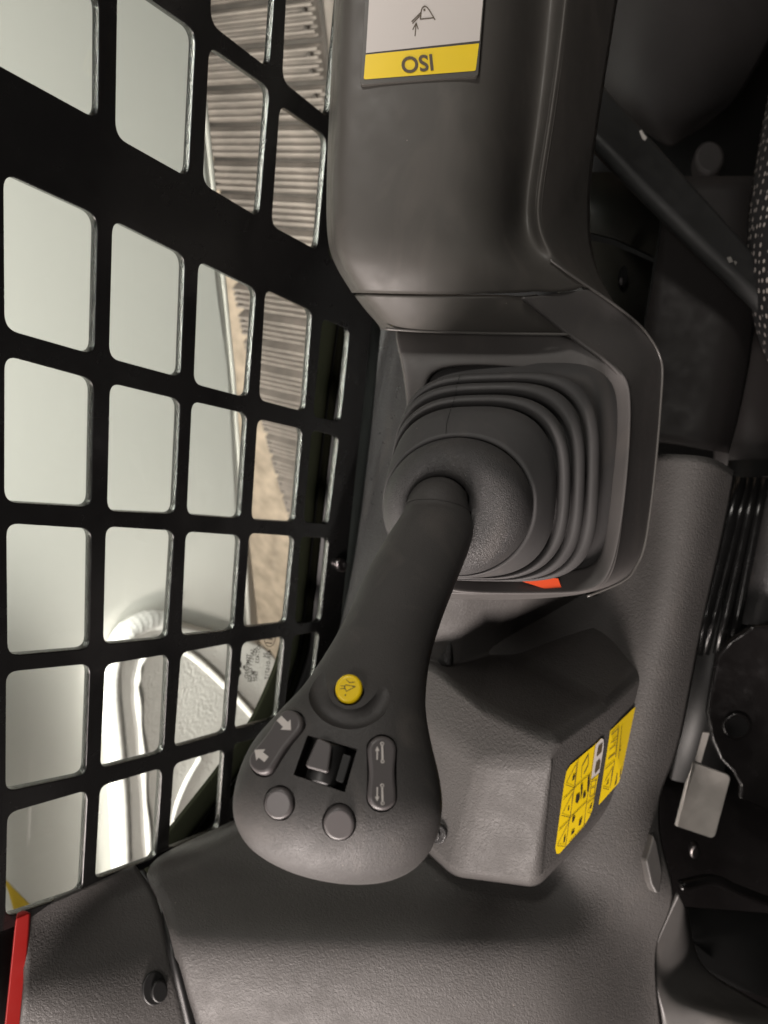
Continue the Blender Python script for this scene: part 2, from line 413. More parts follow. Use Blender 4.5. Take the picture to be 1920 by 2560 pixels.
# ================================================================== RUBBER TRACK
track = thing('rubber_track', 'dusty tan rubber crawler track with ribbed pads seen through the window bars', 'track')
A_T = V(.82, -.247, -.518).normalized(); D_T = V(.055, -.816, .576); D_T = (D_T - A_T * D_T.dot(A_T)).normalized()
N_T = A_T.cross(D_T).normalized()
if N_T.z > 0: N_T = -N_T
P0 = ray(655, 113) * 1.78
def tparam(px, py):
    r = ray(px, py); k = P0.dot(N_T) / r.dot(N_T); p = r * k - P0; return p.dot(A_T), p.dot(D_T)
s0 = tparam(655, 113)[1]; s3 = tparam(655, 400)[1]; PITCH = (s3 - s0) / 3
aL = tparam(664, 1083)[0]; aR = tparam(800, 113)[0]
SC = tparam(680, 900)[1]; RAD = 5.0         # path: straight, then round the idler
def tpath(s):
    if s <= SC: return P0 + D_T * s, D_T, N_T
    a = (s - SC) / RAD; c = P0 + D_T * SC - N_T * RAD
    return c + (N_T * math.cos(a) + D_T * math.sin(a)) * RAD, D_T * math.cos(a) - N_T * math.sin(a), N_T * math.cos(a) + D_T * math.sin(a)
def pad_mesh():
    L = PITCH; prof = [(-.44, -.014), (-.41, .006)]
    for k in range(4):
        c = -.30 + .20 * k
        prof += [(c - .078, .002), (c - .05, .022), (c + .02, .022), (c + .055, .002)]
    prof += [(.41, .006), (.44, -.014)]
    hw = (aR - aL) / 2; vs_, fs = [], []
    for x, inset in ((-hw, .6), (-hw + .012, 1), (hw - .012, 1), (hw, .6)):
        for a, h in prof: vs_.append((x, a * L, h * (inset if h > 0 else 1)))
    n = len(prof)
    for r in range(3):
        for j in range(n - 1): fs.append((r * n + j, r * n + j + 1, (r + 1) * n + j + 1, (r + 1) * n + j))
    fs += [tuple(range(n)), tuple(range(3 * n, 4 * n))]
    me = mesh('pad', vs_, fs); bm = bmesh.new(); bm.from_mesh(me); bmesh.ops.recalc_face_normals(bm, faces=bm.faces); bm.to_mesh(me); bm.free()
    me.materials.append(M['track']); return me
pm = pad_mesh()
for k in range(-5, 34):
    s = (k + .5) * PITCH; p, t, n = tpath(s); ac = (aL + aR) / 2
    o = bpy.data.objects.new('pad', pm); COL.objects.link(o); o.parent = track
    pw_ = cw(p + A_T * ac); X, Y, Z = RM @ A_T, RM @ t, RM @ n
    o.matrix_world = Matrix(((X.x, Y.x, Z.x, pw_.x), (X.y, Y.y, Z.y, pw_.y), (X.z, Y.z, Z.z, pw_.z), (0, 0, 0, 1)))
    for sa in (-1, 1):      # bolt heads at both ends of the pad
        for sb in (-.2, .2):
            c = cw(p + A_T * (ac + sa * ((aR - aL) / 2 - .02)) + t * sb * PITCH + n * .017)
            bm = bmesh.new(); bmesh.ops.create_uvsphere(bm, u_segments=8, v_segments=5, radius=.006); me = bpy.data.meshes.new('bolt'); bm.to_mesh(me); bm.free()
            b_ = put('bolt', me, 'track_dk', o); b_.matrix_world = Matrix.Translation(c)
rows = []
for k in range(-18, 100):
    s = k * PITCH * .3; p, t, n = tpath(s); rows.append([cw(p + A_T * (aL + .004) - n * .012), cw(p + A_T * ((aL + aR) / 2) - n * .012), cw(p + A_T * (aR + .08) - n * .012)])
grid('belt', rows, 'track_dk', track, lv=0, th=.03, pts=True)
rows = []
for k in range(-18, 100):
    s = k * PITCH * .3; p, t, n = tpath(s); rows.append([cw(p + A_T * (aR + .03) + n * .012), cw(p + A_T * (aR + .05) + n * .03), cw(p + A_T * (aR + .075) + n * .012)])
grid('edge_lip', rows, 'track', track, lv=0, th=.01, pts=True)
base(track, cw(P0 + D_T * SC - N_T * .3))

# ================================================================== WINDOW: pane, seals, guard
pane = put('window_pane', mesh('window_pane', [wp(x, y, .432) for x, y in ((-700, -700), (1150, -700), (1000, 1700), (760, 1985), (590, 2060), (345, 2176), (87, 2290), (0, 2330), (-700, 2650))], [tuple(range(9))]), 'glass', None, smooth=False)
face_cam(pane.data)
tag(pane, 'greenish tinted side window glass behind the black bars with printed marking', 'window')
gl = (wp(650, 1690, .4315), -NWw)
dn = Vector((-.10, 1)).normalized(); rt = Vector((-1, -.13)).normalized()
def gtext(s, x, y, size): return text_polys(s, (x, y), dn, rt, size * 1.04, .012)
tp_ = []
for s, x, y, z in (('TEMPERED', 618, 1665, 12.5), ('SAFETY GLASS', 627, 1664, 12.5), ('AS2', 637, 1629, 12), ('M-22', 632, 1690, 12), ('DOT-423', 645, 1631, 13), ('TINT', 640, 1690, 12), ('24', 662, 1637, 12), ('43R-016717', 670, 1661, 14.5), ('E11', 674, 1597, 20)):
    tp_ += gtext(s, x, y, z)
ring = circ(674, 1595, 13.5, 32, 21, .1)
tp_ += stroke(ring + [ring[0]], 1.6)
for bl in ([(594, 1655), (600, 1650), (604, 1658), (602, 1668), (594, 1672)], [(594, 1676), (600, 1672), (603, 1682), (597, 1692), (592, 1690)], [(607, 1664), (612, 1662), (611, 1672), (608, 1673)]): tp_.append(bl)
decal('glass_marking', tp_, None, .0005, 'dark_print', pane, flat=gl)

seal = thing('window_seal', 'black and olive rubber seal curving along the lower edge of the window', 'seal')
sp = smooth_path([(905, -100), (875, 250), (835, 600), (798, 850), (763, 1130), (740, 1360), (716, 1580), (702, 1650), (682, 1705), (655, 1766), (628, 1817), (548, 1933), (425, 2092), (360, 2180)], 6)
def srow(off, dd):
    o = []
    for i, (x, y) in enumerate(sp):
        a = sp[max(i - 1, 0)]; b = sp[min(i + 1, len(sp) - 1)]; t = Vector((b[0] - a[0], b[1] - a[1])).normalized(); n = Vector((t.y, -t.x)) * (-1)
        n = Vector((-t.y, t.x)) * -1
        o.append(wp(x + n.x * off, y + n.y * off, .42 + dd))
    return o
for nm, off, dd, r, m in (('outer_lip', 12, .008, .0115, 'olive'), ('bead', 29, .008, .006, 'black'), ('inner_lip', 42, .006, .008, 'olive'), ('channel', 64, .004, .014, 'black')):
    tube(nm, srow(off, dd), r, m, seal, n=12, flat=.55)
base(seal, wp(735, 1480, .42))
# frame metal behind the guard below the seal
fr = grid('window_frame', [[wp(x0, y, .445), wp(1150, y, .445)] for x0, y in ((950, -300), (860, 600), (815, 900), (780, 1200), (750, 1480))] + [[wp(715, 1680, .445), wp(1150, 1700, .445)], [wp(650, 1830, .445), wp(1150, 1900, .445)], [wp(600, 2010, .445), wp(1150, 2100, .445)], [wp(440, 2200, .445), wp(1150, 2400, .445)]], 'black', None, lv=0, th=.01, pts=True)
tag(fr, 'black window frame strip below the lower seal', 'window frame')

Z = 1.728
def z1(*p): return [(x / Z, y / Z) for x, y in p]
def z2(*p): return [(x / Z, 800 + y / Z) for x, y in p]
def z3(*p): return [(x / Z, 1600 + y / Z) for x, y in p]
holes = [
 z1((-330, -420), (417, -30), (413, 525), (-330, 120)), z1((490, -110), (835, 130), (803, 772), (481, 592)), z1((888, 190), (1155, 378), (1108, 942), (860, 795)), z1((1195, 445), (1403, 590), (1360, 1084), (1158, 975)),
 z1((497, -700), (850, -400), (838, 20), (492, -235)), z1((902, -400), (1186, -170), (1152, 304), (893, 105)), z1((1235, -330), (1470, -140), (1408, 514), (1204, 350)),
 z1((1440, 640), (1560, 710), (1520, 1185), (1405, 1110)),
 z1((-3, 735), (412, 925)) + z2((397, 152), (3, 40)), z1((470, 940), (790, 1100)) + z2((770, 250), (455, 165)), z1((843, 1118), (1098, 1245)) + z2((1062, 338), (822, 275)), z1((1133, 1243), (1340, 1340)) + z2((1308, 398), (1106, 345)), z1((1380, 1368), (1503, 1420)) + z2((1462, 442), (1340, 418)),
 z2((3, 142), (395, 250), (384, 808), (3, 786)), z2((460, 263), (770, 338), (747, 838), (448, 825)), z2((815, 343), (1060, 400), (1030, 858), (793, 840)), z2((1100, 420), (1300, 466), (1264, 874), (1073, 862)), z2((1335, 468), (1457, 498), (1410, 884), (1300, 872)),
 z2((12, 868), (385, 893), (376, 1418), (18, 1448)), z2((443, 883), (744, 903), (714, 1373), (432, 1400)), z2((790, 906), (1030, 924), (1002, 1338), (770, 1364)), z2((1065, 913), (1264, 928), (1227, 1308), (1038, 1328)), z2((1288, 928), (1415, 938), (1377, 1302), (1263, 1310)),
 z3((12, 128), (380, 93), (362, 578), (10, 652)), z3((440, 97), (720, 53), (697, 483), (420, 553)), z3((770, 47), (995, 6), (967, 398), (740, 463)), z2((1035, 1387), (1222, 1360)) + z3((1190, 335), (1001, 388)), z2((1255, 1357), (1374, 1338)) + z3((1330, 300), (1215, 330)),
 z3((18, 738), (370, 638), (346, 1080), (10, 1195)), z3((420, 622), (692, 543), (667, 935), (398, 1032)), z3((740, 527), (962, 463), (937, 812), (715, 905)), z3((1000, 440), (1175, 400), (1145, 730), (975, 790)),
 # openings of the column beyond the left edge of the picture
 z2((-560, -10), (-95, 135), (-95, 780), (-560, 760)), z2((-560, 840), (-85, 865), (-80, 1440), (-560, 1480)), z3((-560, 180), (-85, 130), (-85, 670), (-560, 790)),
]
cu = bpy.data.curves.new('guard', 'CURVE'); cu.dimensions = '2D'; cu.fill_mode = 'BOTH'; cu.extrude = .0024; cu.bevel_depth = .0007; cu.bevel_resolution = 1
def plane2(px, py): d = wp(px, py) - O0; return (d.dot(E1), d.dot(E2))
def add_spline(pts):
    s = cu.splines.new('POLY'); s.points.add(len(pts) - 1); s.use_cyclic_u = True
    for p, q in zip(s.points, pts): p.co = (q[0], q[1], 0, 1)
outer = [(-420, -400), (1030, -400), (975, 300), (923, 800), (876, 1250), (844, 1575), (806, 1800), (745, 1978), (590, 2052), (345, 2172), (87, 2284), (0, 2326), (-420, 2530)]
add_spline([plane2(*p) for p in outer])
for h in holes: add_spline(round_poly([plane2(*p) for p in h], .0095, 6))
go = bpy.data.objects.new('tmp', cu); COL.objects.link(go)
dg = bpy.context.evaluated_depsgraph_get(); gme = bpy.data.meshes.new_from_object(go.evaluated_get(dg)); bpy.data.objects.remove(go)
for v in gme.vertices: v.co = O0 + E1 * v.co.x + E2 * v.co.y + NWw * v.co.z
gme.materials.clear()
M['cut_edge'] = mat('worn_glint_edge', (.10, .10, .095), .22, metal=1, bump=('noise', 700, .6, .001))  # worn hole walls, glints put in as a lighter metal colour
guard = put('window_guard', gme, 'black_paint', None, smooth=False)
gme.materials.append(M['cut_edge'])
for _p in gme.polygons:
    if abs(_p.normal.dot(NWw)) < .3: _p.material_index = 1
tag(guard, 'black laser-cut steel window guard with rounded rectangular openings', 'window guard')
# unseen cab side above the window, added to block the strip light
sv = [O0 + E1 * a + E2 * b + NWw * c for c in (.006, .03) for a, b in ((-1.5, -1.6), (-.20, -1.6), (-.20, 1.6), (-1.5, 1.6))]
cs = put('cab_side_blocker', mesh('cab_side_blocker', sv, [(0, 1, 2, 3), (7, 6, 5, 4), (0, 4, 5, 1), (1, 5, 6, 2), (2, 6, 7, 3), (3, 7, 4, 0)]), 'black_paint', None, smooth=False); struct(cs)
# screw on the guard
sc_pl = (wp(845, 1408, .398), -NWw)
scr = prism('screw', circ(846, 1410, 13, 20, 17), sc_pl, -.002, .006, 'steel', guard, bw=.004, seg=4)
sk = prism('socket', circ(852, 1408, 5, 12, 7), sc_pl, .0045, .0068, 'black', scr, bw=0)

# ================================================================== CAB SIDE LINER below the window
lin = grid('side_liner', [
 [(968, 640, .80), (985, 640, .79), (1060, 640, .74), (1150, 640, .70)],
 [(950, 840, .80), (975, 840, .785), (1045, 840, .73), (1140, 840, .69)],
 [(930, 1050, .81), (955, 1050, .79), (1040, 1050, .73), (1140, 1050, .69)],
 [(902, 1290, .82), (930, 1290, .80), (1020, 1290, .74), (1140, 1290, .70)],
 [(870, 1500, .83), (905, 1500, .81), (1000, 1500, .75), (1130, 1500, .70)],
 [(800, 1750, .86), (850, 1750, .83), (980, 1750, .77), (1120, 1750, .72)],
 [(700, 1980, .88), (780, 2000, .84), (930, 2030, .78), (1100, 2060, .73)]], 'leather_dk', None, lv=3)
tag(lin, 'dark grained trim strip between the window guard and the armrest', 'trim panel')

# ================================================================== FRONT PANEL (large moulded panel at the bottom and right)
L_ = [(1100, 1110), (1080, 1300), (1000, 1550), (850, 1800), (700, 1992), (585, 2052), (455, 2108), (345, 2166), (402, 2246), (418, 2312), (437, 2390), (497, 2640), (590, 3000)]
Rg = [(1786, 1140), (1751, 1300), (1704, 1500), (1661, 1700), (1622, 1870), (1606, 1960), (1600, 2045), (1604, 2140), (1640, 2238), (1618, 2316), (1596, 2388), (1612, 2640), (1640, 3000)]
R_ = [(1838, 1180), (1814, 1320), (1770, 1500), (1730, 1700), (1697, 1890), (1652, 1966), (1646, 2040), (1656, 2130), (1695, 2234), (1660, 2312), (1627, 2386), (1662, 2640), (1700, 3000)]
#      left depth, mid depths at .2 .4 .6 .75 .9 of the way to the ridge, ridge, right
Dp = [(.72, .72, .71, .70, .69, .675, .665, .70), (.73, .73, .72, .71, .70, .68, .665, .70), (.75, .74, .73, .72, .71, .685, .665, .70), (.77, .75, .74, .73, .715, .69, .668, .70), (.79, .76, .75, .735, .715, .69, .672, .70),
      (.785, .775, .76, .745, .72, .69, .675, .70), (.725, .750, .75, .74, .715, .685, .675, .695), (.672, .730, .730, .718, .70, .68, .672, .69), (.665, .692, .695, .690, .684, .680, .672, .685), (.645, .648, .650, .652, .655, .664, .692, .698), (.632, .634, .636, .637, .639, .650, .697, .702), (.648, .642, .642, .642, .644, .655, .700, .704), (.690, .680, .680, .680, .684, .695, .730, .74)]
TT = [0, .2, .4, .6, .78, .865, 1]
rows = []
for l, g, r, d in zip(L_, Rg, R_, Dp):
    row = []
    for t, dd in zip(TT, d): row.append((l[0] + (g[0] - l[0]) * t, l[1] + (g[1] - l[1]) * t, dd))
    row.append((r[0], r[1], d[7])); rows.append(row)
fp = grid('front_panel', rows, 'leather', None, lv=3, th=.004)
tag(fp, 'large moulded grey grained plastic panel in front of and beside the joystick', 'trim panel')
fpt = bvh(fp)
# teardrop finger dent
dent = [(1622, 2082), (1612, 2118), (1603, 2146), (1610, 2178), (1616, 2205), (1628, 2228), (1637, 2228), (1641, 2200), (1644, 2175), (1638, 2140), (1630, 2100)]
dpl = plane_at(fpt, 1625, 2160, 10)
prism('finger_boss', dent, dpl, -.006, .007, 'side', fp, bw=.0055, seg=5)

cp = grid('corner_panel', [
 [(62, 2286, .578), (150, 2246, .605), (240, 2206, .637), (338, 2162, .674)],
 [(66, 2330, .583), (155, 2295, .612), (250, 2255, .646), (370, 2204, .676)],
 [(66, 2440, .580), (160, 2385, .605), (270, 2320, .640), (398, 2250, .672)],
 [(58, 2500, .570), (160, 2460, .588), (280, 2420, .612), (428, 2390, .638)],
 [(40, 2640, .578), (165, 2640, .590), (320, 2640, .61), (487, 2640, .642)],
 [(0, 3000, .61), (165, 3000, .63), (350, 3000, .65), (580, 3000, .685)]], 'leather', None, lv=3, th=.004)
tag(cp, 'small grained grey corner panel with a black push fastener', 'trim panel')
cpt = bvh(cp)
pf = plane_at(cpt, 385, 2472, 10)
f1 = prism('push_fastener', circ(384, 2470, 30, 32, 44, .12), pf, -.001, .0022, 'black', cp, bw=.0015)
prism('pin', circ(393, 2474, 20, 28, 29, .12), pf, .001, .0065, 'black', f1, bw=.0015)
# dark joint strip under the seam of the two panels
js = tube('joint_strip', [C(x, y, d) for x, y, d in smooth_path([(340, 2168, .70), (385, 2222, .692), (402, 2250, .682), (418, 2310, .66), (434, 2392, .640), (460, 2500, .640), (494, 2640, .648), (586, 3000, .69)], 5)], .004, 'black', None)
tag(js, 'dark joint strip between the corner panel and the front panel', 'joint strip')
rs = grid('red_strip', [[wp(38, 2302, .402), wp(40, 2296, .391), wp(74, 2282, .390), wp(78, 2282, .394)], [wp(34, 2330, .402), wp(36, 2330, .391), wp(71, 2330, .390), wp(75, 2330, .394)], [wp(22, 2450, .402), wp(24, 2450, .391), wp(61, 2450, .390), wp(65, 2450, .394)], [wp(2, 2640, .402), wp(4, 2640, .391), wp(43, 2640, .390), wp(48, 2640, .394)]], 'red', None, lv=0, th=.006, pts=True); bevel(rs, .0012, 2)
tag(rs, 'bright red strip along the left edge of the corner panel', 'strip')
dk = grid('door_pillar', [[wp(-420, 2540, .397), wp(0, 2330, .397), wp(120, 2285, .397)], [wp(-420, 2900, .397), wp(0, 2900, .397), wp(120, 2900, .397)]], 'black_matt', None, lv=0, th=.01, pts=True)
tag(dk, 'black pillar edge at the lower left behind the red strip', 'pillar')

# ================================================================== KNEE COVER (faceted pod with the yellow labels)
pod = thing('lower_cover', 'faceted grained grey cover under the joystick with yellow instruction labels', 'cover')
pv = {
 'a0': (1020, 1440, .684), 'a1': (1158, 1430, .672), 'a2': (1310, 1440, .655), 'a3': (1480, 1490, .650),
 'b0': (1040, 1645, .728), 'b1': (1133, 1672, .722), 'b2': (1250, 1622, .745), 'b3': (1478, 1496, .735),
 'c0': (1020, 1625, .715), 'c1': (1092, 1668, .690), 'c2': (1215, 1768, .650), 'c3': (1384, 1848, .612), 'c4': (1520, 1760, .648), 'c5': (1626, 1665, .690), 'c6': (1612, 1625, .700),
 'd0': (1000, 1760, .705), 'd1': (1207, 1905, .640), 'e0': (1020, 2080, .690), 'e1': (1135, 2190, .668), 'e2': (1342, 2214, .645), 's1': (1390, 1910, .608),
 'f1': (1562, 1982, .694), 'f2': (1624, 1830, .715), 'h1': (1562, 1985, .75), 'g0': (1015, 2110, .74), 'g1': (1132, 2200, .73), 'g2': (1344, 2226, .72), 'g3': (1570, 1992, .75), 'g4': (1632, 1830, .76), 'g5': (1634, 1660, .74), 'g6': (1488, 1486, .74)}
keys = list(pv); ix = {k: i for i, k in enumerate(keys)}
fc = [('a0', 'a1', 'b1', 'b0'), ('a1', 'a2', 'b2', 'b1'), ('a2', 'a3', 'b3', 'b2'),
      ('b0', 'b1', 'c1', 'c0'), ('b1', 'b2', 'c2', 'c1'), ('b2', 'c4', 'c3', 'c2'), ('b2', 'b3', 'c6', 'c5', 'c4'),
      ('c0', 'c1', 'c2', 'd1', 'd0'), ('c2', 'c3', 's1', 'd1'), ('d0', 'd1', 'e1', 'e0'), ('d1', 's1', 'e2', 'e1'),
      ('c3', 'c4', 'f1', 'e2', 's1'), ('c4', 'c5', 'f2', 'f1'),
      ('e0', 'e1', 'g1', 'g0'), ('e1', 'e2', 'g2', 'g1'), ('e2', 'f1', 'g3', 'g2'), ('f1', 'f2', 'g4', 'g3'), ('f2', 'c5', 'g5', 'g4'), ('c5', 'c6', 'b3', 'g6', 'g5')]
me = mesh('shell', [C(*pv[k]) for k in keys], [tuple(ix[k] for k in f) for f in fc])
bm = bmesh.new(); bm.from_mesh(me); bmesh.ops.recalc_face_normals(bm, faces=bm.faces); bmesh.ops.delete(bm, geom=[v for v in bm.verts if not v.link_faces], context='VERTS'); bm.to_mesh(me); bm.free(); face_cam(me)
shell = put('shell', me, 'leather', pod); bevel(shell, .009, 5, 6)
sh_t = bvh(shell)

# --- yellow labels on the right face (photo coordinates from an enlargement)
def q(*p): return [(1350 + x / 5.143, 1720 + y / 5.143) for x, y in p]
spl = plane_at(sh_t, 1470, 1960, 16)
lab1 = decal('instruction_label', [round_poly(q((200, 2125), (185, 2050), (300, 1210), (330, 1060), (380, 985), (690, 725), (770, 640), (800, 645), (800, 760), (660, 1560), (620, 1660), (560, 1760), (240, 2120)), 3)], sh_t, .0010, 'yellow_print', pod)
lab1['label'] = 'yellow label with white corner and pictograms'
decal('white_field', [q((640, 1165), (700, 720), (770, 640), (800, 650), (803, 740), (748, 1082))], sh_t, .0014, 'white_print', lab1)
decal('dark_symbol', [q((706, 850), (728, 735), (785, 690), (770, 810), (712, 870)), q((680, 1060), (700, 950), (735, 905), (755, 925), (745, 1020), (690, 1090))], sh_t, .0018, 'mid_print', lab1)
ln = []
for a, b, w in (((310, 1228), (420, 1268), 2.2), ((255, 1622), (360, 1650), 2.2), ((200, 2012), (305, 2022), 2.2), ((590, 1585), (640, 1598), 2.0),
                ((425, 1265), (640, 1075), 1.8), ((280, 1420), (420, 1275), 1.8), ((365, 1655), (580, 1445), 1.8), ((225, 1815), (370, 1665), 1.8), ((590, 1470), (700, 1360), 1.6), ((640, 1165), (748, 1085), 1.4)):
    ln += stroke(q(a, b), w * .72)
decal('rule', ln, sh_t, .0018, 'dark_print', lab1)
ln = []
for a, b, w in (((470, 915), (425, 1270), 1.8), ((420, 1280), (365, 1650), 1.8), ((360, 1660), (310, 2020), 1.6), ((690, 730), (640, 1080), 1.6), ((640, 1090), (580, 1450), 1.8), ((580, 1460), (545, 1760), 1.6),
                ((320, 1210), (450, 960), 1.1), ((450, 960), (425, 1230), 1.1), ((270, 1600), (400, 1340), 1.1), ((400, 1340), (375, 1620), 1.1), ((210, 2000), (350, 1720), 1.1), ((600, 1560), (680, 1400), 1.0), ((520, 1000), (600, 850), 2.2), ((600, 850), (600, 980), 2), ((600, 980), (545, 1090), 2.5), ((510, 1150), (520, 1010), 1.6),
                ((640, 1190), (710, 1170), 2), ((630, 1280), (690, 1260), 2), ((625, 1390), (690, 1350), 2), ((700, 1170), (675, 1370), 1.8), ((640, 1190), (620, 1390), 1.6)):
    ln += stroke(q(a, b), w * .72)
decal('pictogram_lines', ln, sh_t, .0016, 'mid_print', lab1)
dk_ = [q((500, 1430), (500, 1230), (525, 1220), (520, 1330)), q((580, 1330), (590, 1130), (615, 1120), (605, 1290)), q((430, 1450), (440, 1370), (480, 1340), (490, 1400), (460, 1470)), q((525, 1400), (530, 1340), (560, 1320), (565, 1370), (545, 1400)),
       q((385, 1180), (400, 1120), (430, 1100), (415, 1160)), q((330, 1560), (335, 1520), (355, 1520), (345, 1560)), q((385, 1690), (400, 1640), (430, 1640), (415, 1690), (395, 1720)), q((470, 1760), (480, 1690), (520, 1650), (500, 1740)), q((275, 1980), (285, 1900), (305, 1890), (295, 1960)), q((370, 1880), (385, 1830), (425, 1810), (410, 1850)), q((615, 1540), (625, 1500), (645, 1490), (635, 1530))]
for g in dk_: decal('pictogram', [g], sh_t, .0020, 'dark_print', lab1)
ln = []
for i in range(9):
    a = (350 + i * 24, 1990 - i * 27); ln += stroke(q(a, (a[0] + 12, a[1] - 14)), 2.4)
decal('small_print', ln, sh_t, .0020, 'mid_print', lab1)
lab2 = decal('instruction_label', [round_poly(q((742, 1500), (890, 545), (1205, 240), (1225, 260), (1210, 330), (1062, 1135), (1040, 1165)), 2)], sh_t, .0010, 'yellow_print', pod)
lab2['label'] = 'narrow worn yellow label nearest the seat'
ln = []
for a, b, w in (((790, 1270), (862, 1292), 2.6), ((815, 1030), (935, 925), 1.8)): ln += stroke(q(a, b), w * .72)
decal('rule', ln, sh_t, .0018, 'dark_print', lab2)
ln = []
for a, b, w in (((985, 520), (950, 880), 2.2), ((900, 590), (985, 510), 2.2), ((890, 700), (960, 650), 2), ((870, 790), (950, 720), 2.2), ((860, 900), (945, 830), 3), ((940, 930), (880, 1270), 1.8), ((815, 1190), (915, 1010), 1.2), ((915, 1010), (890, 1200), 1.4), ((960, 1180), (970, 1100), 3.2), ((1010, 1130), (1020, 1040), 3.2), ((1030, 480), (990, 900), 1.2)): ln += stroke(q(a, b), w * .72)
decal('pictogram_lines', ln, sh_t, .0016, 'mid_print', lab2)
for g in (q((820, 1230), (850, 1190), (865, 1170), (850, 1220)), q((990, 800), (1000, 770), (1015, 770), (1005, 800)), q((930, 1240), (945, 1190), (965, 1170), (955, 1220))): decal('pictogram', [g], sh_t, .0020, 'dark_print', lab2)
sp_ = plane_at(sh_t, 1594, 1815, 8)
prism('screw_recess', circ(1595, 1812, 8, 20, 20, .15), sp_, -.001, .0008, 'black', pod, bw=.0003)
cl = plane_at(sh_t, 1095, 2085, 8)
cl = (cl[0] + cl[1] * .001, cl[1])
clip = prism('push_clip', circ(1096, 2086, 20, 28, 24), cl, -.002, .0015, 'leather_dk', pod, bw=.001)
prism('clip_pin', circ(1092, 2086, 12, 24, 15), cl, .001, .004, 'leather_dk', clip, bw=.001)
base(pod, C(1200, 2150, .70))

# ================================================================== ARMREST CONSOLE
con = thing('armrest_console', 'dark grey plastic armrest console carrying the joystick', 'console')
def crow(y, xs, d0, ys=None, slope=False):
    # columns: left wall, left edge, rounding, mid, mid, right top, rounding, groove, rim inside, rim, rim edge, wall, wall foot
    dz = [.10, .012, .002, 0, 0, .0008, .017, .052, .055, .030, .030, .055, .11]
    if slope: dz = [.10, .012, .002, 0, 0, .0008, .007, .016, .023, .029, .0295, .055, .11]
    return [(x, (ys[k] if ys else y), d0 + dz[k]) for k, x in enumerate(xs)]
top = [
 crow(-330, (855, 868, 882, 1000, 1130, 1235, 1312, 1375, 1412, 1440, 1448, 1500, 1590), .50),
 crow(-100, (842, 855, 868, 990, 1120, 1230, 1302, 1362, 1398, 1420, 1428, 1478, 1560), .50),
 crow(120, (830, 843, 856, 980, 1110, 1222, 1288, 1345, 1378, 1397, 1405, 1450, 1525), .50),
 crow(340, (820, 833, 846, 975, 1105, 1214, 1272, 1325, 1350, 1366, 1373, 1418, 1490), .50),
 crow(500, (815, 828, 840, 970, 1100, 1208, 1260, 1300, 1322, 1338, 1345, 1395, 1472), .501),
 crow(590, (817, 830, 842, 970, 1100, 1210, 1262, 1302, 1326, 1340, 1350, 1400, 1476), .502, (590, 590, 590, 592, 594, 600, 602, 600, 590, 578, 572, 590, 612)),
 crow(655, (828, 842, 855, 975, 1110, 1232, 1282, 1335, 1362, 1382, 1392, 1430, 1496), .506, (652, 652, 652, 655, 655, 660, 664, 668, 660, 652, 650, 662, 690), True),
 crow(734, (880, 892, 906, 1010, 1140, 1300, 1334, 1395, 1432, 1462, 1474, 1500, 1545), .520, (732, 732, 732, 735, 736, 733, 728, 730, 726, 716, 714, 738, 775), True),
]
o = grid('top_cover', top, 'shell', con, lv=3, th=.004)
tc_t = bvh(o)
nose = [
 crow(741, (886, 899, 912, 1012, 1142, 1307, 1342, 1402, 1440, 1470, 1482, 1506, 1551), .5215, (739, 739, 739, 741, 742, 741, 736, 737, 733, 722, 720, 744, 781)),
 crow(780, (915, 930, 942, 1040, 1170, 1362, 1392, 1450, 1490, 1520, 1532, 1545, 1580), .530, (778, 778, 778, 781, 783, 783, 776, 772, 766, 758, 756, 776, 808)),
 crow(822, (950, 964, 976, 1060, 1200, 1418, 1440, 1502, 1545, 1575, 1588, 1596, 1625), .541, (815, 816, 817, 822, 826, 829, 820, 812, 806, 800, 798, 815, 850)),
]
# nose: only the covering part up to the rim, with a rounded front lip
nose2 = [r[:7] for r in nose]
lip = [(x, y + 9, d + .004) for x, y, d in nose2[-1]]; lip2 = [(x, y + 9, d + .016) for x, y, d in nose2[-1]]
o = grid('nose_cover', nose2 + [lip, lip2], 'shell', con, lv=3, th=.003)

OP = [(1056, 962), (1086, 914), (1240, 911), (1420, 934), (1512, 962), (1536, 1003), (1530, 1190), (1514, 1362), (1490, 1414), (1440, 1428), (1250, 1438), (1095, 1432), (1060, 1385), (1055, 1150)]
IN = [(1014, 892), (968, 800), (1190, 796), (1425, 838), (1556, 925), (1580, 972), (1568, 1200), (1537, 1425), (1488, 1478), (1405, 1482), (1250, 1484), (1080, 1478), (1040, 1405), (1034, 1150)]
RI = [(1006, 890), (982, 828), (1190, 827), (1436, 812), (1622, 856), (1655, 918), (1640, 1150), (1612, 1363), (1562, 1450), (1468, 1490), (1250, 1500), (1070, 1492), (1028, 1410), (1028, 1150)]
def loop(pts, d, gx=0, gy=0): return [(x, y, d + gx * (x - 1300) / 1000 + gy * (y - 1180) / 1000) for x, y in pts]
def shrink(pts, cx_, cy_, k): return [(cx_ + (x - cx_) * k, cy_ + (y - cy_) * k) for x, y in pts]
dn_w = RM @ W_
def nadir(pts3, h):
    o = []
    for p in pts3: o.append(C(*p) + dn_w * h)
    return o
EX = [.012, .028, .032, .012, 0, 0, 0, 0, 0, 0, .002, .006, .008, .008]
lo = [ [C(*p) for p in loop(shrink(OP, 1285, 1175, .985), .572)], [C(*p) for p in loop(OP, .556)], [C(*p) for p in loop(shrink(OP, 1285, 1175, 1.012), .5535)],
       [C(p[0], p[1], p[2] + e) for p, e in zip(loop(IN, .541), EX)], [C(p[0], p[1], p[2] + e) for p, e in zip(loop(shrink(IN, 1285, 1175, 1.014), .543), EX)],
       [C(p[0], p[1], p[2] + e) for p, e in zip(loop(shrink(IN, 1285, 1175, 1.022), .553), EX)]]
K = len(OP); vs_, fs = [], []
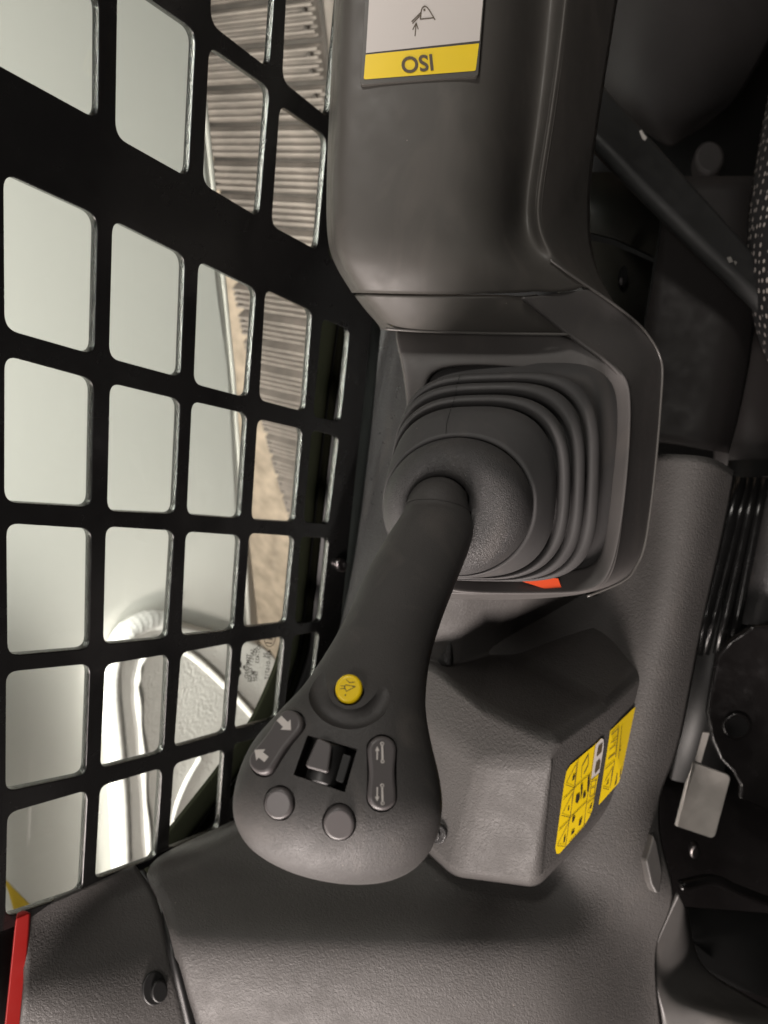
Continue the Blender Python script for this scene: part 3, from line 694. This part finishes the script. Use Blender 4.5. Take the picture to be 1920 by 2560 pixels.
for l in lo: vs_ += l
for i in range(len(lo) - 1):
    for j in range(K): fs.append((i * K + j, i * K + (j + 1) % K, (i + 1) * K + (j + 1) % K, (i + 1) * K + j))
me = mesh('bezel', vs_, fs); face_cam(me); bz = put('bezel', me, 'bezel', con); sub(bz, 3); solid(bz, .003)
bz_t = bvh(bz)
# sloping outer side of the rim: runs from the cover down round the boot
IR = [(1309, 742, .5225), (1360, 782, .532), (1422, 834, .5445), (1500, 886, .5445), (1554, 930, .543), (1578, 975, .543), (1575, 1100, .543), (1566, 1210, .543), (1553, 1330, .543), (1537, 1425, .544), (1512, 1464, .545), (1482, 1480, .546), (1405, 1486, .547), (1250, 1489, .548), (1060, 1482, .55)]
RR = [(1479, 722, .552), (1534, 760, .562), (1594, 808, .575), (1626, 846, .586), (1648, 886, .594), (1656, 930, .598), (1650, 1030, .600), (1640, 1150, .600), (1628, 1260, .600), (1612, 1363, .600), (1592, 1412, .600), (1560, 1451, .600), (1468, 1491, .600), (1250, 1503, .600), (1050, 1494, .600)]
rows = []
for a, b in zip(IR, RR):
    A, B = C(*a), C(*b)
    rows.append([A, A.lerp(B, .08) + VIEW * .0015, A.lerp(B, .35) + VIEW * .002, A.lerp(B, .7) + VIEW * .001, A.lerp(B, .96), B, B + VIEW * .003, C(1285 + (b[0] - 1285) * .975, 1175 + (b[1] - 1175) * .985, b[2] + .05)])
grid('rim', rows, 'bezel', con, lv=3, th=.003, pts=True)
M['edge'] = mat('highlight_moulded_edge', (.12, .115, .108), .30)  # edge highlight put into a lighter, glossier plastic
tube('nose_lip', [C(*p) for p in smooth_path([(964, 822, .5435), (1060, 828, .5440), (1200, 832, .5440), (1330, 835, .5440), (1424, 836, .5440)], 6)], .0011, 'edge', con, n=8)
tube('rim_edge', [C(*p) for p in smooth_path([(1376, 650, .534), (1420, 682, .539)] + [(x, y, d - .001) for x, y, d in RR[:13]], 6)], .0010, 'edge', con, n=8)
# orange-red sticker on the lower lip of the bezel
po = plane_at(bz_t, 1395, 1462, 6)
po = (po[0], (-VIEW + (RM @ V(0, -.4, 0))).normalized())
stk = prism('orange_sticker', [(1290, 1440), (1395, 1446), (1406, 1476), (1360, 1471), (1300, 1452)], (C(1380, 1462, .545), -VIEW), 0, .0004, 'orange', con, bw=0)
# control pattern label
def bil(c, u, v): 
    a, b, d, e = [Vector(k) for k in c]; return tuple((a * (1 - u) + b * u) * (1 - v) + (e * (1 - u) + d * u) * v)
def qd(c, n=6): return [[bil(c, (i + a) / n, (j + b) / n) for a, b in ((0, 0), (1, 0), (1, 1), (0, 1))] for i in range(n) for j in range(n)]
S = 4.1475
def zs(*p): return [(860 + x / S, y / S) for x, y in p]
lab_pl = plane_at(tc_t, 1045, 110, 60)
LP = (lab_pl[0] + lab_pl[1] * .0004, lab_pl[1])
lb = prism('control_pattern_label', round_poly(zs((240, -420), (1490, -520), (1390, 800), (170, 890)), 9), LP, -.003, .0012, 'label_edge', con, bw=.0003, seg=2)
lb['label'] = 'white and yellow control pattern label'
decal('white_field', [round_poly(zs((285, -400), (1480, -500), (1402, 438), (228, 565)), 1)], None, .00155, 'white_print', lb, flat=LP)
decal('yellow_field', [round_poly(zs((225, 582), (1398, 464), (1362, 748), (205, 838)), [2, 2, 5, 5])], None, .00155, 'yellow_print', lb, flat=LP)
decal('lettering', text_polys('ISO', (860 + 760 / S, 670 / S), (-1.0 * .96, .105), (.10, 1.0), 56, .022), None, .0019, 'mid_print', lb, flat=LP)
sy = []
bo = [(790, 215), (800, 130), (810, 100), (835, 82), (860, 95), (880, 120), (942, 224)]
sy += stroke(zs(*bo), 2.6) + stroke(zs((790, 217), (925, 203)), 2.6) + stroke(zs((795, 150), (702, 242)), 2.4) + stroke(zs((790, 178), (710, 262)), 2.4)
sy += stroke(zs((735, 390), (747, 258)), 2.4) + stroke(zs((712, 325), (747, 258), (768, 320)), 2.4)
sy.append(circ(860 + 832 / S, 122 / S, 2.8, 14))
decal('bucket_symbol', sy, None, .0019, 'mid_print', lb, flat=LP)
base(con, C(1200, 900, .60))

# ================================================================== JOYSTICK
joy = thing('joystick', 'dark grey multi-button joystick with a yellow button and rubber boot', 'joystick')
# --- boot: three bellows folds, cone, ring
def section(cx_, cy_, hw, hh, d, ex, n=96, az=-.16, bz_=-.10):
    o = []; k = d / F
    for i in range(n):
        a = 2 * math.pi * i / n; ca, sa = math.cos(a), math.sin(a)
        x = math.copysign(abs(ca) ** (2 / ex), ca) * hw; y = math.copysign(abs(sa) ** (2 / ex), sa) * hh
        c = ray(cx_, cy_) * d
        o.append(cw(c + V(x * k, y * k, x * k * az + y * k * bz_)))
    return o
def loft(name, secs, m, parent, cap=False):
    n = len(secs[0]); vs_ = [p for s in secs for p in s]; fs = []
    for i in range(len(secs) - 1):
        for j in range(n): fs.append((i * n + j, i * n + (j + 1) % n, (i + 1) * n + (j + 1) % n, (i + 1) * n + j))
    if cap: fs += [tuple(range(n)), tuple(range((len(secs) - 1) * n, len(secs) * n))]
    me = mesh(name, vs_, fs); bm = bmesh.new(); bm.from_mesh(me); bmesh.ops.recalc_face_normals(bm, faces=bm.faces); bm.to_mesh(me); bm.free()
    return put(name, me, m, parent)
st = [(1272, 1180, 262, 268, .575, 5), (1270, 1180, 258, 265, .566, 5), (1258, 1188, 240, 250, .560, 4.4), (1250, 1192, 226, 242, .556, 4.0)]   # cx, cy, hw, hh, depth, exponent
FO = [(1244, 1195, 245, 260, .535, 3.7), (1219, 1207, 235, 247, .520, 3.3), (1198, 1220, 221, 230, .504, 2.9), (1180, 1231, 205, 214, .4935, 2.7)]
for _a, _b in zip(FO[:-1], FO[1:]):          # three bellows folds, each a rounded roll with a deep groove
    for _f, _dh, _dd in ((0, -9, .010), (0, -2, .0045), (.06, 0, .0005), (.20, -1.5, -.0028), (.44, -6, -.0046), (.62, -11, -.0040), (.76, -17, .0005), (.86, -24, .0095)):
        st.append((_a[0] + (_b[0] - _a[0]) * _f, _a[1] + (_b[1] - _a[1]) * _f, _a[2] + _dh, _a[3] + _dh, _a[4] + _dd, _a[5] + (_b[5] - _a[5]) * _f))
st += [(1183, 1229, 195, 205, .5045, 2.75), (1181, 1230, 202, 211, .4985, 2.7), (1179, 1232, 203, 212, .4945, 2.7), (1168, 1242, 202, 204, .488, 2.5), (1156, 1254, 197, 193, .482, 2.3), (1147, 1263, 191, 181, .477, 2.15), (1145, 1265, 187, 177, .4755, 2.1), (1144, 1266, 180, 170, .478, 2.05), (1144, 1266, 170, 160, .484, 2)]
bt = loft('boot', [section(*s) for s in st], 'boot', joy)
# moulding line across the boot
bt_t = bvh(bt)
sm = smooth_path([(1150, 938), (1142, 965), (1138, 990), (1130, 1016), (1118, 1055), (1115, 1085)], 5)
decal('moulding_line', stroke(sm, 1.6), bt_t, .0003, 'black', bt)
# --- skirt (flared disc under the grip)
sk_ = [(1143, 1267, 178, 168, .480, 2.0), (1142, 1268, 184, 172, .475, 2.0), (1140, 1268, 181, 169, .468, 2.0), (1136, 1268, 170, 158, .4605, 2.0), (1130, 1267, 152, 141, .4555, 2.0), (1124, 1265, 132, 121, .453, 2.0), (1118, 1262, 114, 103, .4525, 2.0), (1112, 1259, 100, 89, .453, 2.0), (1106, 1256, 88, 77, .454, 2.0), (1102, 1255, 78, 67, .457, 2), (1100, 1255, 70, 60, .466, 2)]
sec2 = smooth_path(sk_, 3)
skirt = loft('base_skirt', [section(*s) for s in sec2], 'skirt', joy)
# --- grip: loft between left and right outlines
ST = [ # Lx, Ly, Rx, Ry, depth of axis, half depth (mm), exponent
 (1040, 1222, 1160, 1230, .492, 15, 2), (1032, 1232, 1162, 1240, .476, 16, 2),
 (1020, 1246, 1168, 1256, .462, 17, 2), (1010, 1275, 1180, 1310, .455, 18, 2), (996, 1300, 1180, 1345, .448, 18.5, 2.05), (966, 1345, 1166, 1392, .437, 19, 2.1), (914, 1437, 1134, 1472, .420, 20, 2.15), (868, 1541, 1102, 1556, .404, 21, 2.2),
 (812, 1643, 1076, 1645, .388, 22, 2.3), (752, 1732, 1065, 1728, .373, 22.5, 2.4), (692, 1793, 1066, 1795, .362, 23, 2.5), (636, 1853, 1080, 1868, .354, 23, 2.55), (602, 1921, 1096, 1932, .349, 23, 2.6), (586, 1988, 1105, 1992, .346, 23, 2.6),
 (590, 2040, 1103, 2034, .346, 22, 2.5), (620, 2092, 1094, 2074, .348, 20, 2.4), (686, 2134, 1076, 2112, .352, 17, 2.3), (766, 2161, 1045, 2146, .357, 13, 2.2), (845, 2175, 1005, 2166, .361, 8.5, 2.1), (900, 2180, 965, 2177, .363, 4, 2)]
SS = smooth_path(ST, 5)
cent = [cw((ray(a, b) + ray(c, d)) * .5 * e) for a, b, c, d, e, f, g in SS]
NG = 72; secs = []
for i, (a, b, c, d, e, f, g) in enumerate(SS):
    L = cw(ray(a, b) * e); R = cw(ray(c, d) * e); h = (R - L) / 2; T = (cent[min(i + 2, len(SS) - 1)] - cent[max(i - 2, 0)]).normalized()
    bdir = T.cross(h).normalized()
    if bdir.dot(VIEW) > 0: bdir = -bdir
    # ease to the view axis on the head so that the button face stays towards the operator
    bdir = (bdir * .6 + (-VIEW) * .4).normalized()
    s = []
    for k in range(NG):
        t = 2 * math.pi * k / NG; ca, sa = math.cos(t), math.sin(t)
        s.append(cent[i] + h * math.copysign(abs(ca) ** (2 / g), ca) + bdir * (f / 1000) * math.copysign(abs(sa) ** (2 / g), sa))
    secs.append(s)
for _i, _k in ((13, 1.012),):
    _c = sum(secs[_i], Vector()) / NG; _p = [_c + (p - _c) * _k for p in secs[_i]]
    tube('neck_ring', _p + [_p[0]], .0004, 'grip', joy, n=6)
grip = loft('grip', secs, 'grip', joy, cap=True)
sub(grip, 1)
gt = bvh(grip)
# cutters
yc = (873, 1724); 
cut = []
def cutter(pts2, px, py, lo_, hi, r=10):
    pl = plane_at(gt, px, py, r); o = prism('cutter', pts2, pl, lo_, hi, 'black', None, bw=0); cut.append(o); return pl
RK1 = capsule(725, 1808, 656, 1903, 32, waist=3); RK2 = capsule(955, 1876, 955, 1990, 36, waist=4)
WH = [(768, 1837), (893, 1872), (862, 1981), (733, 1937)]
B1c, B2c = (698, 2008), (848, 2057)
p1 = cutter(scale_poly(RK1, 1.0, 5), 690, 1855, -.0045, .02)
p2 = cutter(scale_poly(RK2, 1.0, 5), 955, 1933, -.0045, .02)
p3 = cutter(round_poly(WH, 4, 3), 813, 1907, -.013, .02)
p4 = cutter(circ(*B1c, 40, 40, 45), *B1c, -.004, .02)
p5 = cutter(circ(*B2c, 43, 40, 48), *B2c, -.004, .02)
p6 = plane_at(gt, *yc, 10); p6 = (p6[0], (p6[1] - VIEW * 1.6).normalized())
cut.append(prism('cutter', circ(*yc, 39, 40, 42), p6, -.003, .02, 'black', None, bw=0))
# horseshoe groove round the yellow button
arc = []
for i in range(34):
    t = math.radians(-8 + 226 * i / 33); arc.append((876 + 82 * math.cos(t), 1724 + 74 * math.sin(t)))
gp_ = []; rr = []
for i, (x, y) in enumerate(arc):
    p, n = hit(gt, x, y); e = min(i, 33 - i); f = min(1, e / 7); gp_.append(p + n * (.0012 + (1 - f) * .004)); rr.append(.0048)
gc = tube('cutter', gp_, rr, 'black', None, n=14); cut.append(gc)
for c in cut:
    bo_ = grip.modifiers.new('cut', 'BOOLEAN'); bo_.operation = 'DIFFERENCE'; bo_.object = c; bo_.solver = 'EXACT'
dg = bpy.context.evaluated_depsgraph_get(); nm = bpy.data.meshes.new_from_object(grip.evaluated_get(dg))
grip.modifiers.clear(); grip.data = nm
nm.materials.clear(); nm.materials.append(M['grip'])
nm.polygons.foreach_set('use_smooth', [True] * len(nm.polygons)); nm.polygons.foreach_set('material_index', [0] * len(nm.polygons))
nm.set_sharp_from_angle(angle=math.radians(38))
for c in cut: bpy.data.objects.remove(c)
def up(pl, h): return (pl[0] + pl[1] * h, pl[1])
# yellow button
yb = prism('button', circ(*yc, 34, 44, 37, .2), p6, -.003, .0035, 'yellow', joy, bw=.0016, seg=4); yb['label'] = 'yellow round button with horn symbol'
Y = lambda *p: [(540 + x / 2.765, 1550 + y / 2.765) for x, y in p]
sy = stroke(Y((890, 470), (900, 455), (965, 466), (905, 500), (890, 470)), 1.5) + stroke(Y((865, 462), (895, 462)), 1.3) + stroke(Y((862, 482), (895, 480)), 1.3) + stroke(Y((905, 420), (925, 440), (960, 436)), 1.5) + [circ(540 + 897 / 2.765, 1550 + 525 / 2.765, 2, 8)]
decal('horn_symbol', sy, None, .0038, 'mid_print', yb, flat=p6)
# rocker switches
r1 = prism('rocker_switch', RK1, p1, -.0045, .0014, 'switch', joy, bw=.0018, seg=4); r1['label'] = 'rocker switch with two thick white arrows'
def arrow(tail, tip, w, hw, hl):
    a, b = Vector(tail), Vector(tip); d = (b - a).normalized(); n = Vector((-d.y, d.x)); m_ = b - d * hl
    return [tuple(a + n * w / 2), tuple(m_ + n * w / 2), tuple(m_ + n * hw / 2), tuple(b), tuple(m_ - n * hw / 2), tuple(m_ - n * w / 2), tuple(a - n * w / 2)]
decal('arrow', [arrow((702, 1799), (732, 1829), 17, 36, 20)], None, .0017, 'white_print', r1, flat=p1)
decal('arrow', [arrow((671, 1902), (641, 1878), 17, 36, 20)], None, .0017, 'white_print', r1, flat=p1)
r2 = prism('rocker_switch', RK2, p2, -.0045, .0014, 'switch', joy, bw=.0018, seg=4); r2['label'] = 'rocker switch with thin white arrows and link symbols'
for y0, flip in ((1882, 0), (1986, 1)):
    pl_ = stroke([(954, y0 - 20), (955, y0 + 20)], 5.0) + [circ(954, y0 - 22, 5, 14), circ(955, y0 + 22, 5, 14)]
    pl_.append(arrow((941.5, y0 + 18), (942, y0 - 16), 3.5, 11, 12) if not flip else arrow((942, y0 - 18), (941.5, y0 + 18), 3.5, 11, 12))
    decal('link_symbol', pl_, None, .0017, 'white_print', r2, flat=p2)
    decal('link_eye', [circ(954, y0 - 22, 2.2, 10), circ(955, y0 + 22, 2.2, 10)], None, .0020, 'switch', r2, flat=p2)
# plain round buttons
b1 = prism('button', circ(*B1c, 36, 44, 40), p4, -.004, .0018, 'switch', joy, bw=.0016, seg=4)
b2 = prism('button', circ(*B2c, 39, 44, 42), p5, -.004, .0018, 'switch', joy, bw=.0016, seg=4)
# thumb wheel: a raised paddle on a ribbed drum in the recess
ax_w = (on_plane(862, 1981, p3) - on_plane(893, 1872, p3)).normalized(); ac_w = ax_w.cross(p3[1]).normalized()
cen = on_plane(813, 1907, p3) - p3[1] * .006
def drum(name, c, r, half, m, parent, n=28, flat=1):
    vs_, fs = [], []
    for s, rr_ in ((-half, r * .9), (-half + .001, r), (half - .001, r), (half, r * .9)):
        for j in range(n):
            t = 2 * math.pi * j / n; vs_.append(c + ax_w * s + (ac_w * math.cos(t) + p3[1] * math.sin(t)) * rr_)
    for i in range(3):
        for j in range(n): fs.append((i * n + j, i * n + (j + 1) % n, (i + 1) * n + (j + 1) % n, (i + 1) * n + j))
    fs += [tuple(range(n)), tuple(range(3 * n, 4 * n))]
    me = mesh(name, vs_, fs); bm = bmesh.new(); bm.from_mesh(me); bmesh.ops.recalc_face_normals(bm, faces=bm.faces); bm.to_mesh(me); bm.free()
    return put(name, me, m, parent)
wheel = drum('thumb_wheel', cen, .0072, .0085, 'black', joy)
prism('paddle', round_poly([(796, 1845), (832, 1862), (822, 1935), (764, 1918)], 10, 5), p3, -.008, .0035, 'switch', wheel, bw=.0022, seg=5)
prism('wheel_rib', round_poly([(852, 1880), (880, 1888), (858, 1960), (832, 1950)], 6, 4), p3, -.010, -.0025, 'black', wheel, bw=.001, seg=3)
base(joy, C(1270, 1190, .575))

# ================================================================== RIGHT-HAND SIDE: rear panels, bar, seat, brackets
pn = grid('bulkhead_cover', [[(1380, 430, .93), (1560, 430, .94), (1668, 430, .95)], [(1400, 560, .93), (1540, 595, .94), (1638, 640, .95)]], 'green_panel', None, lv=0, th=.006)
tag(pn, 'dark olive panel behind the armrest, above the slot', 'panel')
pn = grid('bulkhead_cover', [[(1400, 585, .93), (1530, 612, .94), (1634, 656, .95)], [(1400, 760, .93), (1530, 800, .94), (1605, 840, .95)], [(1400, 900, .93), (1530, 920, .94), (1590, 950, .95)]], 'green_panel', None, lv=0, th=.006)
tag(pn, 'dark olive panel behind the armrest with a dark oval hole', 'panel')
hp = (C(1555, 690, .936), -VIEW)
hl = prism('hole', circ(1557, 690, 11, 20, 25, .1), hp, -.002, .002, 'black_matt', pn, bw=0)
prism('bolt_end', circ(1552, 705, 4, 10, 9), hp, .001, .003, 'steel', hl, bw=.0005)
pn = grid('bulkhead_cover', [[(1672, 440, .92), (1780, 440, .91), (1880, 440, .90), (1900, 440, .93)], [(1650, 600, .92), (1760, 600, .905), (1868, 600, .89), (1900, 610, .93)], [(1625, 760, .92), (1750, 770, .90), (1860, 790, .875), (1890, 800, .93)],
    [(1600, 860, .92), (1730, 880, .89), (1842, 920, .865), (1870, 940, .93)], [(1600, 1000, .90), (1710, 1010, .88), (1822, 1040, .855), (1846, 1050, .93)], [(1600, 1098, .89), (1700, 1108, .87), (1800, 1128, .845), (1822, 1134, .93)]], 'dark_panel', None, lv=2, th=.006)
tag(pn, 'dark brown-grey panel with a rounded edge between armrest and seat', 'panel')
sb = grid('rear_lower_panel', [[(1800, 780, 1.0), (2050, 780, .98), (2250, 780, .98)], [(1790, 1000, .99), (2050, 1000, .98), (2250, 1000, .98)], [(1790, 1170, .98), (2050, 1215, .97), (2250, 1240, .97)]], 'dark_panel', None, lv=1, th=.01)
tag(sb, 'dark lower panel under the dotted seat', 'panel')

# sloping flat steel bar
br = thing('sloping_bar', 'dark painted flat steel bar sloping down towards the seat', 'bar')
bp_ = (C(1650, 440, .84), (RM @ V(.15, .25, -1)).normalized())
b0 = prism('bar_plate', [(1440, 130), (1520, 212), (1700, 412), (1862, 592), (1990, 735), (1960, 810), (1770, 628), (1600, 462), (1440, 300)], bp_, -.022, 0, 'bar', br, bw=.010, seg=5)
prism('paint_chip', [(1598, 328), (1604, 325), (1610, 336), (1617, 345), (1613, 352), (1606, 348)], bp_, 0, .0004, 'white_print', b0, bw=0)
decal('scuff', [[(1816, 645), (1826, 642), (1832, 655), (1822, 658)], [(1834, 652), (1842, 656), (1838, 664)]], None, .0005, 'zinc', b0, flat=bp_)
base(br, C(1860, 640, .84))
ss = grid('rear_housing', [[(1400, -200, 1.05), (1600, -200, 1.02), (1800, -200, 1.02), (2000, -200, 1.05)], [(1420, 60, 1.05), (1600, 60, 1.0), (1800, 60, 1.0), (1960, 60, 1.06)], [(1470, 200, 1.05), (1600, 200, .99), (1780, 200, 1.0), (1880, 190, 1.06)], [(1540, 280, 1.05), (1620, 300, 1.0), (1740, 300, 1.01), (1830, 270, 1.06)], [(1640, 350, 1.06), (1680, 375, 1.04), (1720, 340, 1.05), (1790, 300, 1.08)]], 'dark_panel', None, lv=3, th=.01)
tag(ss, 'dull dark curved housing at the top right behind the sloping bar', 'housing')
kb = prism('round_knob', circ(1770, 405, 38, 32, 42), (C(1770, 405, 1.05), (RM @ V(-.2, .2, -1)).normalized()), -.02, .012, 'dark_panel', None, bw=.006)
tag(kb, 'dark round knob in shadow beside the sloping bar', 'knob')
seat = grid('seat', [[(1960, 60, .86), (2000, 60, .80), (2150, 60, .74), (2400, 60, .72)], [(1915, 260, .86), (1950, 260, .79), (2100, 260, .73), (2400, 260, .71)], [(1882, 440, .86), (1915, 440, .79), (2070, 440, .73), (2400, 440, .71)], [(1862, 610, .86), (1895, 610, .79), (2060, 610, .73), (2400, 610, .71)],
   [(1870, 750, .86), (1905, 750, .79), (2070, 750, .73), (2400, 750, .71)], [(1900, 880, .86), (1940, 870, .79), (2090, 860, .73), (2400, 860, .71)], [(1965, 980, .86), (2000, 960, .80), (2120, 950, .75), (2400, 950, .73)]], 'fabric', None, lv=3, th=.02)
tag(seat, 'seat edge in black fabric with small white dots', 'seat')

# ribbed black slide strips
rb = thing('slide_rail', 'black ribbed slide rail between console and seat base', 'rail')
grid('rail_back', [[(1830, 1150, .96), (1960, 1150, .96)], [(1790, 1420, .96), (1930, 1420, .96)], [(1740, 1660, .96), (1860, 1700, .96)], [(1680, 1950, .96), (1800, 1980, .96)]], 'black', rb, lv=0, th=.01)
for (x0, x1, r) in ((1872, 1762, .0055), (1890, 1793, .006), (1912, 1825, .006), (1850, 1740, .008)):
    tube('rib', [C(x0 + (x1 - x0) * t, 1195 + t * 440, .945) for t in (0, .25, .5, .75, 1)], r, 'black_paint', rb, n=12)
base(rb, C(1800, 1500, .97))
gb = grid('seat_base_box', [[(1905, 1190, .95), (1980, 1190, .93), (2150, 1190, .93)], [(1880, 1400, .95), (1950, 1400, .93), (2150, 1400, .93)], [(1855, 1560, .95), (1930, 1570, .93), (2150, 1570, .93)]], 'leather_dk', None, lv=0, th=.01)
tag(gb, 'grey box side at the right edge beside the ribbed rail', 'box')
# glossy black bracket plate with a hole
pl = thing('seat_bracket', 'glossy black steel bracket with a round hole at the right edge', 'bracket')
pb = [(1790, 1640), (1825, 1600), (1880, 1565), (2100, 1560), (2100, 2120), (1925, 2035), (1845, 2000), (1850, 1965), (1830, 1930), (1800, 1900), (1778, 1850), (1765, 1780)]
pbl = (C(1850, 1800, .92), (RM @ V(-.24, -.12, -1)).normalized())
bpl = prism('bracket_plate', pb, pbl, -.012, 0, 'gloss_black', pl, bw=.005, seg=4)
hb = prism('hole_rim', circ(1841, 1812, 36, 32, 33), pbl, 0, .005, 'gloss_black', pl, bw=.0025)
prism('hole', circ(1841, 1812, 27, 28, 25), pbl, .004, .0055, 'black_matt', hb, bw=0)
base(pl, C(1850, 2000, .92))
zb = thing('zinc_bracket', 'bright zinc-plated bent bracket in the dark footwell', 'bracket')
zp = (C(1755, 2000, .88), (RM @ V(-.20, -.20, -1)).normalized())
prism('bracket_plate', round_poly([(1733, 1905), (1828, 1940), (1786, 2098), (1692, 2066)], [4, 14, 14, 3], 5), zp, -.003, 0, 'zinc', zb, bw=.0008)
zq = (C(1712, 2000, .883), (RM @ V(-.9, -.2, -.6)).normalized())
prism('bent_edge', [(1733, 1906), (1712, 1960), (1686, 2062), (1693, 2067)], zq, -.003, 0, 'zinc', zb, bw=.0006)
prism('tongue', round_poly([(1757, 1830), (1774, 1832), (1752, 1908), (1738, 1902)], 3, 3), zp, -.002, .0004, 'zinc', zb, bw=.0006)
base(zb, C(1755, 2090, .89))
blt = prism('bolt', circ(1735, 2122, 13, 20, 17), (C(1735, 2120, .93), (RM @ V(-.2, -.3, -1)).normalized()), -.005, .008, 'steel', None, bw=.003)
tag(blt, 'small dull bolt head in the dark footwell below the zinc bracket', 'bolt')
# footwell
fw = grid('footwell_floor', [[(1620, 1900, 1.0), (1800, 1900, 1.02), (2200, 1900, 1.05)], [(1600, 2230, .97), (1800, 2260, .99), (2200, 2330, 1.0)], [(1600, 2700, .95), (1800, 2700, .95), (2200, 2700, .95)]], 'gloss_black', None, lv=2, th=.01); struct(fw)
bx = poly3('black_box', [(1714, 2270, .86), (2100, 2300, .86), (2100, 2530, .84), (1900, 2490, .82), (1745, 2410, .83), (1725, 2350, .85)], [(0, 1, 2, 3, 4, 5)], 'black_matt', None, bw=0, th=.05)
tag(bx, 'matt black box face in the lower right corner', 'box')
ed = tube('floor_edge', [C(x, y, .93) for x, y in smooth_path([(1700, 2215), (1780, 2200), (1840, 2225), (1960, 2270)], 5)], .007, 'gloss_black', None)
tag(ed, 'glossy black edge running along the footwell floor', 'edge')

# trim moulding in the lower right corner
tm = grid('corner_trim', [
 [(1698, 2237, .694), (1708, 2254, .701), (1714, 2272, .707), (1720, 2275, .76)],
 [(1672, 2290, .700), (1695, 2306, .705), (1715, 2318, .71), (1728, 2330, .76)],
 [(1640, 2362, .704), (1668, 2378, .710), (1700, 2385, .72), (1745, 2410, .77)],
 [(1629, 2392, .706), (1648, 2416, .713), (1676, 2430, .725), (1800, 2450, .77)],
 [(1636, 2440, .706), (1660, 2462, .712), (1692, 2476, .72), (1850, 2478, .76)],
 [(1648, 2500, .706), (1690, 2508, .708), (1740, 2512, .71), (1920, 2520, .75)],
 [(1658, 2560, .706), (1760, 2540, .700), (1850, 2540, .69), (2020, 2560, .72)],
 [(1666, 2640, .708), (1780, 2640, .704), (1900, 2640, .70), (2050, 2640, .70)],
 [(1705, 3000, .745), (1800, 3000, .74), (1920, 3000, .73), (2100, 3000, .73)]], 'side', None, lv=3, th=.004)
tag(tm, 'smooth grey corner trim moulding in the lower right of the picture', 'trim panel')
